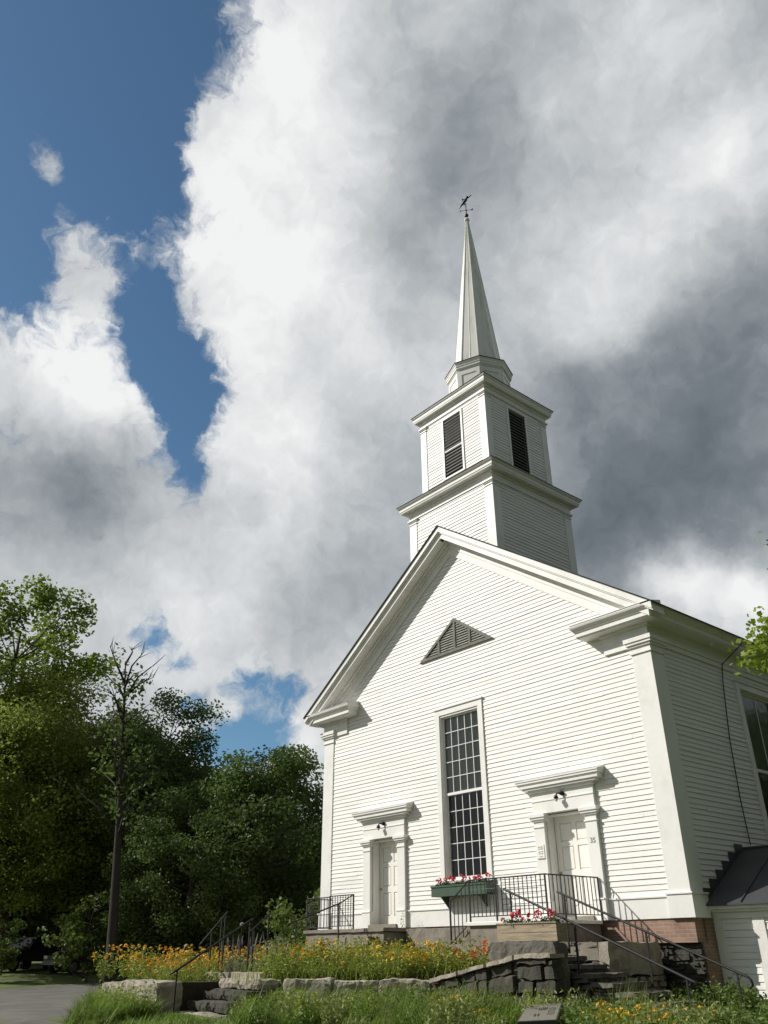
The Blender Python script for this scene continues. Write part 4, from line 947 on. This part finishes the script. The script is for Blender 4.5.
for i, (az, d, s) in enumerate(((-76, 72, 1.25), (-73, 74, 1.2), (-69.5, 68, 1.15), (-66.3, 66, .95), (-63.3, 66, .95), (-60.5, 64, .9), (-57.3, 62, .82), (-55.2, 68, .72), (-71, 80, 1.4), (-65, 80, 1.1), (-60, 80, 1.0), (-56.5, 80, .9), (-53.9, 60, .62))):
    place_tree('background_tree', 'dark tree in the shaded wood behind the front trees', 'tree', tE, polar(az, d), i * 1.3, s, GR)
for i, (x, y, s) in enumerate(((27, -4, 1.1), (30, 4, 1.3), (27, 12, 1.2), (31, 20, 1.2), (24, 27, 1.1), (34, -10, 1.2), (20, 33, 1.0), (33, -18, 1.1), (27, -27, 1.1))):  # tree row outside the frame, added to hold bounce off the side wall
    place_tree('background_tree', 'unseen dark tree added right of the church to darken its side wall', 'tree', tE, (x, y, gz(x, y)), i * 1.7, s, 'added unseen trees right of the church')
# dead topped slender tree
m = MB(); H = 17.3
def dt(t): return Vector((-.6 * t + .2 * math.sin(t * 3), -1.3 * t, H * t * .9 - .3))
P9 = [dt(i / 11) for i in range(12)]; m.tube(P9, [.27 * (1.3 if i == 0 else 1) * (1 - .93 * i / 11) + .015 for i in range(12)], 10)
rnd = random.Random(77); tipc = []
for k in range(26):
    t_ = rnd.uniform(.42, 1.0); a = rnd.uniform(0, 6.28); ln = rnd.uniform(1.0, 2.4) * (1.1 - .25 * t_); s_ = dt(t_); p1 = s_ + Vector((math.cos(a) * ln * .5, math.sin(a) * ln * .5, ln * .55)); p2 = p1 + Vector((math.cos(a + .4) * ln * .5, math.sin(a + .4) * ln * .5, ln * .35))
    m.tube([s_, p1, p2], [.07, .045, .015], 5); tipc.append(p1)
    for q in range(3):
        a2 = a + rnd.uniform(-1.2, 1.2); p3 = p1.lerp(p2, rnd.random()) ; m.tube([p3, p3 + Vector((math.cos(a2) * .6, math.sin(a2) * .6, rnd.uniform(.2, .7)))], [.028, .008], 4)
tr_m = m.mesh('trunk', BARKD, (0, 0, 0), True)
rng = np.random.default_rng(5); C = []
for p in [tipc[i] for i in range(0, 26, 3)] + [dt(.84) + Vector((-.7, 0, .2)), dt(.8) + Vector((.5, .3, 0)), dt(.76), dt(.68) + Vector((.5, .5, 0)), dt(.66) - Vector((.4, .5, 0)), dt(.6) + Vector((.3, .6, 0)), dt(.56), dt(.5) + Vector((.3, .8, 0))]:
    q = rng.normal(size=(60, 3)) * .42; C.append(np.array(p) + q)
C = np.concatenate(C); V, F = leaves_mesh('crown', C, rng.uniform(.2, .36, len(C)), LEAF_C, rng)
place_tree('dying_tree', 'slender leaning tree with a bare branched top above the dark trees', 'tree', (tr_m, fast_mesh('crown', V, F, LEAF_C)), polar(-66.1, 45))
# lit young shrubs under the trees
shr = make_tree(21, 4.2, 1.8, .4, 34, 120, .20, leaf('young_shrub_leaf', (0.11, 0.16, 0.03), .35, .8, .4), trunk_r=.06, clump=(.35, .8))
for az, d, s, lb in ((-67.6, 48, 1.0, 'bright green young shrub left of the leaning trunk'), (-64.8, 49, .9, 'bright green young shrub right of the leaning trunk'), (-72.5, 50, .7, 'small lit shrub at the far left under the trees'), (-54.6, 33, .9, 'slender green shrub beside the left church corner')):
    place_tree('shrub', lb, 'shrub', shr, polar(az, d), az, s)
def pix(x, y, z):
    d = Vector((x, y, z)) - CAM; dep = d.dot(cf); return 384 + 815.7 * d.dot(cr) / dep
# maple on the right whose branch hangs into view
def rej(p):
    w_ = Vector(p) + Vector((15.2, -3.2, -1.9)); dd = w_ - CAM; dep = dd.dot(cf)
    return dep > 0 and 384 + 815.7 * dd.dot(cr) / dep < 850
tM = make_tree(31, 9.5, 3.9, 2.6, 90, 110, .17, LEAF_BRIGHT, trunk_r=.26, clump=(.5, .9), reject=rej)
mt = place_tree('maple_tree', 'bright green maple whose leafy branch hangs in from the right edge', 'tree', tM, (15.2, -3.2, -1.9))
def ray_pt(px, py, d):
    v = cf + cr * ((px - 384) / 815.73) - cu * ((py - 512) / 815.73); return CAM + v.normalized() * d
rng = np.random.default_rng(9); C = []; m = MB(); root = Vector((15.2, -3.2, 2.4))
BR = [((752, 655), 11.4), ((762, 640), 11.6), ((770, 625), 11.8), ((778, 650), 11.7), ((745, 652), 11.2), ((775, 618), 11.9), ((790, 600), 12), ((785, 560), 12.1), ((776, 541), 12.2), ((765, 650), 11.5), ((757, 632), 11.7), ((772, 628), 11.8)]
for (q, d) in BR:
    P3 = ray_pt(q[0] + 7, q[1] + (4 if q[1] > 600 else 0), d) - Vector((15.2, -3.2, -1.9)); rt = root - Vector((15.2, -3.2, -1.9))
    mid = rt.lerp(P3, .55) + Vector((0, 0, .35)); m.tube([rt, mid, P3], [.05, .022, .006], 5)
    k = 40 if q == (745, 652) else (95 if q[1] > 600 else 50); qq = rng.normal(size=(k, 3)) * np.array([.14, .14, .10]); C.append(np.array(P3) + qq)
    for t_ in np.linspace(.3, .93, 9):
        pt = np.array(mid.lerp(P3, (t_ - .5) * 2) if t_ > .5 else rt.lerp(mid, t_ * 2)); w_ = Vector(pt) + Vector((15.2, -3.2, -1.9))
        if pix(*w_) > 800: C.append(pt + rng.normal(size=(26, 3)) * .2)
C = np.concatenate(C); V, F = leaves_mesh('b', C, rng.uniform(.05, .095, len(C)), LEAF_BRIGHT, rng, up=.5, aspect=.9)
c = bpy.data.objects.new('limb', m.mesh('limb', BARK, (0, 0, 0), True)); COL.objects.link(c); c.parent = mt
c2 = bpy.data.objects.new('leaf_spray', fast_mesh('leaf_spray', V, F, LEAF_BRIGHT)); COL.objects.link(c2); c2.parent = c

# blades of grass
def blades(rng, X, Y, Z, h, w, bend=.5, seg=4):
    n = len(X); az = rng.uniform(0, 2 * np.pi, n); L_ = h * rng.uniform(.6, 1.2, n); bd = bend * rng.uniform(.3, 1.3, n)
    V = np.empty((n, (seg + 1) * 2, 3)); side = np.stack([-np.sin(az), np.cos(az), 0 * az], 1)
    for i in range(seg + 1):
        t = i / seg; r_ = L_ * bd * t ** 2; z = L_ * (t - .35 * bd * t ** 2.4); ww = w * (1 - t ** 1.5 * .92) * .5
        c = np.stack([X + np.cos(az) * r_, Y + np.sin(az) * r_, Z + z], 1); V[:, 2 * i] = c - side * (ww if np.isscalar(ww) else ww[:, None]); V[:, 2 * i + 1] = c + side * (ww if np.isscalar(ww) else ww[:, None])
    f = np.array([(2 * i, 2 * i + 1, 2 * i + 3, 2 * i + 2) for i in range(seg)]); F = (np.arange(n)[:, None, None] * ((seg + 1) * 2) + f[None]).reshape(-1, 4)
    return V.reshape(-1, 3), F
def in_view(x, y, z, mx=40):
    d = Vector((x, y, z)) - CAM; dep = d.dot(cf)
    if dep < 1: return False
    px = 384 + 815.7 * d.dot(cr) / dep; return -mx < px < 768 + mx
rng = np.random.default_rng(100)
def grass_patch(n, x0, x1, y0, y1, cond, h, w, bend, seed, clumpy=.5):
    rg = np.random.default_rng(seed); X = rg.uniform(x0, x1, n * 3); Y = rg.uniform(y0, y1, n * 3); keep = []
    for i in range(len(X)):
        v = mnoise.noise(Vector((X[i] * 1.3, Y[i] * 1.3, seed)))
        if v > -clumpy + rg.uniform(-.3, .3) * 0 and cond(X[i], Y[i]): keep.append(i)
        if len(keep) >= n: break
    X, Y = X[keep], Y[keep]; Z = np.array([gz(a, b) for a, b in zip(X, Y)]) - .02
    hh = np.array([h * (1 + .45 * mnoise.noise(Vector((a * .9, b * .9, seed + 3)))) for a, b in zip(X, Y)])
    return blades(rg, X, Y, Z, hh, w, bend)
def wall_y(x):
    if x < -.25: return -7.05 if x < -2.1 else -6.75
    if x < 2.25: return -5.2 + (x + .25) * .68
    if x < 5.3: return -3.5
    return -3.3 if x < 9 else -.2
def edge_x(y): return road_edge(y, False) + .25
def cond_front(x, y):
    if not (y < wall_y(x) - .12 and in_view(x, y, -1.2) and x > edge_x(y)): return False
    return not (-2.5 < x < .2 and y > -8.3)
def pix(x, y, z):
    d = Vector((x, y, z)) - CAM; dep = d.dot(cf); return 384 + 815.7 * d.dot(cr) / dep
def near_wall(x, y):
    if not (cond_front(x, y) and y > wall_y(x) - 3.4): return False
    q = pix(x, y, -1.3)
    if 150 < q < 236 and y < -6: return False
    if 492 < q < 575 and math.hypot(x - CAM.x, y - CAM.y) < 14: return False
    return True
def near_low(x, y): return near_wall(x, y) and not (240 < pix(x, y, -1.3) < 440)
def add_grass(label, parts):
    Vs = []; Fs = []; o = 0
    for V, F in parts[1]: Vs.append(V); Fs.append(F + o); o += len(V)
    ob = link_mesh(parts[0], fast_mesh(parts[0], np.concatenate(Vs), np.concatenate(Fs), parts[2])); tag(ob, label, 'grass', kind='stuff'); return ob
add_grass('long arching green grass in front of the low stone walls', ('tall_grass', [
    grass_patch(12000, -5, 10, -10.5, -3.3, near_low, .40, .024, 1.0, 1, .2),
    grass_patch(5500, -1, 6, -8.5, -3.3, near_wall, .33, .022, 1.0, 4, .12),
    grass_patch(2600, .2, 6, -8, -4.0, near_wall, .60, .02, .8, 2, -.12),
    grass_patch(3200, -5.5, -1.2, -9.5, -6.9, lambda x, y: y < wall_y(x) - .1 and 88 < pix(x, y, -1.6) < 158, .5, .024, .9, 3, .6)], GRASS))
add_grass('fine feathery pale grass between the garden wall and the lawn', ('feathery_grass', [
    grass_patch(5000, .2, 9, -7.5, -3.4, near_wall, .58, .008, .4, 5, -.15)], GRASS2))
add_grass('short green grass on the verge beside the drive', ('short_grass', [
    grass_patch(14000, -8, 14, -14, -4.0, lambda x, y: cond_front(x, y) and pix(x, y, -1.7) > 88, .17, .016, .9, 7, .9), grass_patch(2600, -2.6, .4, -9, -6.95, lambda x, y: pix(x, y, -1.7) > 88, .16, .018, .9, 8, .9)], GRASS))
rngt = np.random.default_rng(55)
def terrace_grass():
    X = rngt.uniform(-7, 4.8, 5000); Y = rngt.uniform(-6, -1.2, 5000)
    k = [i for i in range(5000) if (X[i] > -1.0 and Y[i] > wall_y(X[i]) + .35 and not (3.4 < X[i] and Y[i] > -3.4)) or (X[i] < -3.6 and Y[i] > -6.2 - (X[i] + 3.6) * .45)]
    return blades(rngt, X[k], Y[k], np.full(len(k), -1.09), .5, .012, .6)
add_grass('green leaves filling the raised flower bed', ('flower_bed_grass', [terrace_grass()], FOL))
# right foot bed: broad leaved plants
def rosette(rng, n, spread, h, size, m, name='foliage'):
    """leafy plant: stems with leaves"""
    C = []; S = []
    for i in range(n):
        a = rng.uniform(0, 6.28); r_ = spread * rng.uniform(0, 1) ** .5; hh = h * rng.uniform(.35, 1)
        for j in range(7):
            t = (j + 1) / 7; C.append((math.cos(a) * r_ * (.35 + .65 * t) + rng.normal() * .025, math.sin(a) * r_ * (.35 + .65 * t) + rng.normal() * .025, hh * t)); S.append(size * (1.2 - .5 * t))
    V, F = leaves_mesh(name, np.array(C), np.array(S), m, rng, up=-.3, aspect=.38); return V, F
def flower_head(kind, m):
    mb = MB()
    if kind == 'daisy':
        k = 8; c = [(0, 0, .008)]
        for i in range(k * 2):
            a = math.pi * i / k; r_ = .043 if i % 2 == 0 else .025; c.append((math.cos(a) * r_, math.sin(a) * r_, 0.0 if i % 2 else -.006))
        mb.add(c, [(0, 1 + i, 1 + (i + 1) % (2 * k)) for i in range(2 * k)])
        mb.lathe([(.014, .004), (.011, .014), (.003, .018)], (0, 0, 0), 6)
    elif kind == 'lily':
        for i in range(6):
            a = i * math.pi / 3; d = Vector((math.cos(a), math.sin(a), 0)); s_ = Vector((-d.y, d.x, 0))
            mb.add([d * .005, d * .035 + s_ * .018 + Vector((0, 0, .045)), d * .085 + Vector((0, 0, .05)), d * .035 - s_ * .018 + Vector((0, 0, .045))], [(0, 1, 2, 3)])
    elif kind == 'ball':
        rg = random.Random(3)
        for i in range(16):
            v = Vector((rg.gauss(0, 1), rg.gauss(0, 1), abs(rg.gauss(0, 1)) * .8)).normalized() * .042; t = v.orthogonal().normalized() * .02; u = v.cross(t).normalized() * .02
            mb.add([v - t, v - u, v + t, v + u], [(0, 1, 2, 3)])
    elif kind == 'spike':
        mb.tube([(0, 0, -.12), (.01, 0, 0), (.02, 0, .12)], [.009, .014, .003], 5)
    return mb.mesh('flower_head', m)
def make_plant(seed, n, spread, h, size, fm, head, nheads, hz=(.85, 1.1), tilt=.6):
    rng = np.random.default_rng(seed); V, F = rosette(rng, n, spread, h, size, fm); fol = fast_mesh('foliage', V, F, fm)
    heads = []
    for i in range(nheads):
        a = rng.uniform(0, 6.28); r_ = spread * rng.uniform(0, 1) ** .5 * 1.05; heads.append(((math.cos(a) * r_, math.sin(a) * r_, h * rng.uniform(*hz) - .16 * h * r_ / spread), (rng.normal() * tilt, rng.normal() * tilt, rng.uniform(0, 6.28)), rng.uniform(.75, 1.25)))
    return fol, head, heads
def put_plant(name, label, cat, group, proto, loc, rot, sc):
    if group in (GY, GP): sc *= 1.06
    elif 'granite block' in str(group): sc *= 1.1
    o = bpy.data.objects.new(name, None); COL.objects.link(o); o.location = loc; o.rotation_euler = (0, 0, rot); o.scale = (sc,) * 3; tag(o, label, cat, group); BASE[o.name] = Vector(loc)
    f = bpy.data.objects.new('foliage', proto[0]); COL.objects.link(f); f.parent = o
    for p, r_, s in proto[2]:
        h_ = bpy.data.objects.new('flower_head', proto[1]); COL.objects.link(h_); h_.parent = o; h_.location = p; h_.rotation_euler = r_; h_.scale = (s,) * 3
    return o
HD_Y, HD_O, HD_L, HD_R, HD_P, HD_S = flower_head('daisy', YEL), flower_head('daisy', ORA), flower_head('lily', LILY), flower_head('ball', REDG), flower_head('ball', PINKG), flower_head('spike', LAV)
PY = [make_plant(200 + i, 46, .30, .62, .085, FOL, HD_Y, 18, (.7, 1.15)) for i in range(3)]; PO = [make_plant(210 + i, 46, .30, .62, .085, FOL, HD_O, 15, (.65, 1.15)) for i in range(3)]
PLain = [make_plant(220 + i, 50, .32, .6, .09, FOL, HD_Y, 0) for i in range(2)]
PL_ = [make_plant(230 + i, 22, .2, .6, .07, FOL, HD_L, 6, (.95, 1.25)) for i in range(2)]
PS = [make_plant(240 + i, 50, .32, .62, .05, FOL2, HD_S, 7, (.8, 1.25), .15) for i in range(2)]
rnd = random.Random(12)
def bedz(x, y): return -1.09
GY, GO, GL, GS, GP = 'yellow daisy plants in the raised bed', 'orange yellow daisy plants in the raised bed', 'orange lilies in the raised bed', 'lavender grey sage plants in the raised bed', 'leafy plants without flowers in the raised bed'
def spot(n, xr, yr, cond, mind=.3):
    pts = []; t = 0
    while len(pts) < n and t < 4000:
        t += 1; p = (rnd.uniform(*xr), rnd.uniform(*yr))
        if cond(*p) and all((p[0] - q[0]) ** 2 + (p[1] - q[1]) ** 2 > mind ** 2 for q in pts): pts.append(p)
    return pts
main_bed = lambda x, y: y > (-4.75 + (x + .25) * .68 if x < 2.25 else -3.0) + .1 and y < -1.3 and not (-3.5 < x < -1.9)
for x, y in spot(36, (-1.8, 2.4), (-4.8, -1.5), lambda x, y: main_bed(x, y) and mnoise.noise(Vector((x * .8, y * .8, 1))) > -.08, .26): put_plant('daisy_plant', 'yellow daisy plant with green foliage in the raised bed', 'flower', GY, rnd.choice(PY), (x, y, -1.09), rnd.uniform(0, 6), rnd.uniform(.65, 1.25))
for x, y in spot(34, (-7.2, -3.5), (-6.0, -1.4), lambda x, y: True, .38): put_plant('daisy_plant', 'daisy plant with yellow and orange heads at the left end of the raised bed', 'flower', GO, rnd.choice(PO if rnd.random() < .25 else PY), (x, y, -1.09), rnd.uniform(0, 6), rnd.uniform(.85, 1.2))
for x, y in spot(12, (-5.0, -2.3), (-6.4, -5.4), lambda x, y: y > -6.3, .3): put_plant('daisy_plant', 'orange yellow daisy plant behind the left granite block', 'flower', 'orange yellow daisy plants behind the left granite block', rnd.choice(PO), (x, y, -1.2), rnd.uniform(0, 6), rnd.uniform(.6, .85))
for x, y in spot(5, (-3.9, -1.7), (-4.6, -3.2), lambda x, y: True, .36): put_plant('sage_plant', 'lavender grey sage plant between the thin handrails', 'flower', GS, rnd.choice(PS), (x, y, -1.0), rnd.uniform(0, 6), rnd.uniform(1.0, 1.3))
for x, y in spot(80, (-1.8, 3.6), (-4.9, -1.5), lambda x, y: main_bed(x, y), .24): put_plant('leafy_plant', 'green leafy plant without flowers in the raised bed', 'plant', GP, rnd.choice(PLain), (x, y, -1.07), rnd.uniform(0, 6), rnd.uniform(.6, 1.35))
for x, y in spot(9, (1.7, 3.4), (-3.1, -1.95), lambda x, y: True, .3): put_plant('lily_plant', 'orange lily plant near the sloping stone wall', 'flower', GL, rnd.choice(PL_), (x, y, -1.05), rnd.uniform(0, 6), rnd.uniform(.7, .95))
for x, y in spot(20, (3.6, 8.6), (-6.0, -3.7), lambda x, y: not 488 < pix(x, y, -1.3) < 585, .3): put_plant('daisy_plant', 'yellow daisy plant in the long grass below the right steps', 'flower', 'yellow daisies in the long grass below the right steps', rnd.choice(PY), (x, y, gz(x, y)), rnd.uniform(0, 6), rnd.uniform(.5, .75))
for x, y in spot(8, (-5.0, -1.6), (-8.8, -7.0), lambda x, y: 96 < pix(x, y, -1.6) < 160, .3): put_plant('leafy_plant', 'green leafy plant beside the drive below the granite block', 'plant', 'leafy plants below the left granite block', rnd.choice(PLain), (x, y, gz(x, y)), rnd.uniform(0, 6), rnd.uniform(.7, 1.0))
FERN = [make_plant(250 + i, 34, .34, .42, .13, leaf('broad_garden_leaf', (0.12, 0.18, 0.035), .4, 2, .35), HD_Y, 0) for i in range(2)]
for x, y in spot(22, (8.4, 12.5), (-4.6, .35), lambda x, y: in_view(x, y, -1.3), .45): put_plant('leafy_plant', 'broad leaved plant at the foot of the side wing', 'plant', 'broad leaved plants at the foot of the side wing', rnd.choice(FERN), (x, y, gz(x, y)), rnd.uniform(0, 6), rnd.uniform(.7, 1.2))
for x, y in spot(10, (6.0, 8.4), (-1.6, .3), lambda x, y: True, .4): put_plant('leafy_plant', 'broad leaved plant between the stone steps and the brick corner', 'plant', 'broad leaved plants by the brick corner', rnd.choice(FERN), (x, y, gz(x, y)), rnd.uniform(0, 6), rnd.uniform(.6, 1.0))
for x, y in spot(26, (5.7, 9.6), (-4.6, -3.2), lambda x, y: not 488 < pix(x, y, -1.3) < 585, .28): put_plant('leafy_plant', 'broad leaved plant in front of the near handrail', 'plant', 'broad leaved plants in front of the near handrail', rnd.choice(FERN), (x, y, gz(x, y)), rnd.uniform(0, 6), rnd.uniform(.6, 1.0))
WEED = [make_plant(280 + i, 40, .26, .5, .10, (leaf('weed_leaf', (0.12, 0.19, 0.03), .4, 2, .35), leaf('pale_weed_leaf', (0.24, 0.28, 0.09), .4, 2, .35), leaf('yellow_green_weed_leaf', (0.24, 0.30, 0.04), .4, 2, .35))[i], HD_Y, 0) for i in range(3)]
for x, y in spot(90, (-.4, 9), (-8.0, -3.8), near_wall, .3): put_plant('weed', 'leafy green weed growing in the long grass', 'plant', 'leafy weeds growing in the long grass', rnd.choice(WEED), (x, y, gz(x, y) - .05), rnd.uniform(0, 6), rnd.uniform(.5, 1.25))
# geraniums
GER = [make_plant(260 + i, 26, .12, .15, .075, leaf('geranium_leaf', (0.05, 0.10, 0.03), .4, 6, .2), HD_R if i else HD_P, 3, (1.0, 1.6)) for i in range(2)]
for i in range(8): put_plant('geranium', 'red geranium in the green window box', 'flower', 'geraniums in the green window box', GER[i % 2], (-.75 + i * .215, -.22, .83), i * 1.1, 1.0 + .15 * math.sin(i * 2.1))
for i in range(6): put_plant('geranium', 'red geranium in the weathered wooden planter', 'flower', 'geraniums in the wooden planter', GER[(i + 1) % 2], (4.12 + i * .21, -3.17, -.17), i * .9, 1.0 + .2 * math.sin(i * 1.7))
# tall weed by the left door
wd = make_plant(270, 7, .22, .75, .06, FOL, HD_Y, 0); put_plant('tall_weed', 'thin tall weed growing against the wall right of the left door', 'plant', None, wd, (-1.95, -.45, -.1), 0, 1.0)

# ------------------------------------------------------------------ vehicles and house under the trees
def make_car(loc, rot, label, col):
    t = thing('parked_car', label, 'car', loc); B_ = Vector(loc); ca, sa = math.cos(rot), math.sin(rot)
    def T(x, y, z): return (B_.x + x * ca - y * sa, B_.y + x * sa + y * ca, B_.z + z)
    prof = [(-2.3, .45), (-2.35, .85), (-2.25, 1.05), (-2.0, 1.1), (-1.85, 1.72), (-.2, 1.78), (.55, 1.15), (1.9, 1.05), (2.25, .9), (2.3, .5)]
    m = MB(); k = len(prof)
    for s in (1,):
        vs = []
        for y, sc in ((-.92, 0), (-.84, 1), (.84, 1), (.92, 0)):
            for x, z in prof: vs.append(T(x, y * (.86 if z > 1.2 else 1), z))
        fs = [(i * k + j, i * k + (j + 1) % k, (i + 1) * k + (j + 1) % k, (i + 1) * k + j) for i in range(3) for j in range(k)] + [tuple(range(k))[::-1], tuple(3 * k + j for j in range(k))]
        m.add(vs, fs)
    m.build('body', col, t, bevel=.04)
    m = MB(); m.add([T(-.12, -.70, 1.72), T(-.12, .70, 1.72), T(.53, .78, 1.19), T(.53, -.78, 1.19)], [(0, 3, 2, 1)])
    m.v = [(p[0] + .02 * ca, p[1] + .02 * sa, p[2] + .02) for p in m.v]; m.build('windshield', DARKG, t)
    for s in (-1, 1):
        m = MB(); m.box(-1.7, .1, s * .80 - .012, s * .80 + .012, 1.2, 1.62, T); m.build('side_window', BLACKP, t)
        m = MB(); m.box(2.2, 2.31, s * .68 - .16, s * .68 + .16, .74, .88, T); m.build('headlight', LENS, t)
        for x in (-1.45, 1.5):
            m = MB(); m.tube([T(x, s * .72, .36), T(x, s * .95, .36)], .36, 18); w_ = m.build('wheel', RUBBER, t); m = MB(); m.tube([T(x, s * .9, .36), T(x, s * .965, .36)], .2, 14); m.build('rim', CHROME, w_)
    m = MB(); m.box(2.24, 2.36, -.85, .85, .42, .58, T); m.build('bumper', CHROME, t)
    m = MB(); m.box(2.22, 2.32, -.45, .45, .66, .88, T); m.build('grille', BLACKP, t)
    return t
p = polar(-67.6, 57); make_car(p, R(-75), 'dark car parked under the trees left of the leaning trunk', CARP)
p = polar(-71.2, 60); make_car(p, R(-60), 'second dark car deeper in the shade at the far left', CARP)
hx, hy, hz_ = polar(-62.6, 72); hs = thing('house', 'small grey house with a pale metal roof glimpsed between the trees', 'house', (hx, hy, hz_))
m = MB(); m.box(hx - 4, hx + 4, hy - 3, hy + 3, hz_ - .5, hz_ + 2.7); m.build('wall', HOUSEW, hs)
m = MB()
for s in (-1, 1): m.prism([(hx - 4.4, hy + s * 3.5, hz_ + 2.5), (hx - 4.4, hy, hz_ + 4.4), (hx - 4.4, hy, hz_ + 4.5), (hx - 4.4, hy + s * 3.5, hz_ + 2.6)], (8.8, 0, 0))
m.build('roof', HOUSER, hs)
m = MB(); m.box(hx - 1.8, hx - .8, hy - 3.03, hy - 2.98, hz_ + 1, hz_ + 2.1); m.box(hx + 1, hx + 2, hy - 3.03, hy - 2.98, hz_ + 1, hz_ + 2.1); m.build('window', BLACKP, hs)
# low mailbox-like post lamps in the bed
for i, (x, y, z) in enumerate(((-4.6, -5.0, -.35), (-3.6, -4.1, .1))):
    t = thing('garden_light', ('small garden light on a stake at the left end of the flower bed', 'small garden light on a stake beside the lavender')[i], 'garden light', (x, y, -1.1))
    m = MB(); m.tube([(x, y, -1.1), (x, y, z - .1)], .012, 6); m.build('stake', IRON, t); m = MB(); m.lathe([(.03, -.1), (.055, -.07), (.06, -.03), (.02, 0)], (x, y, z), 10); m.build('lamp_head', CONC, t, True)
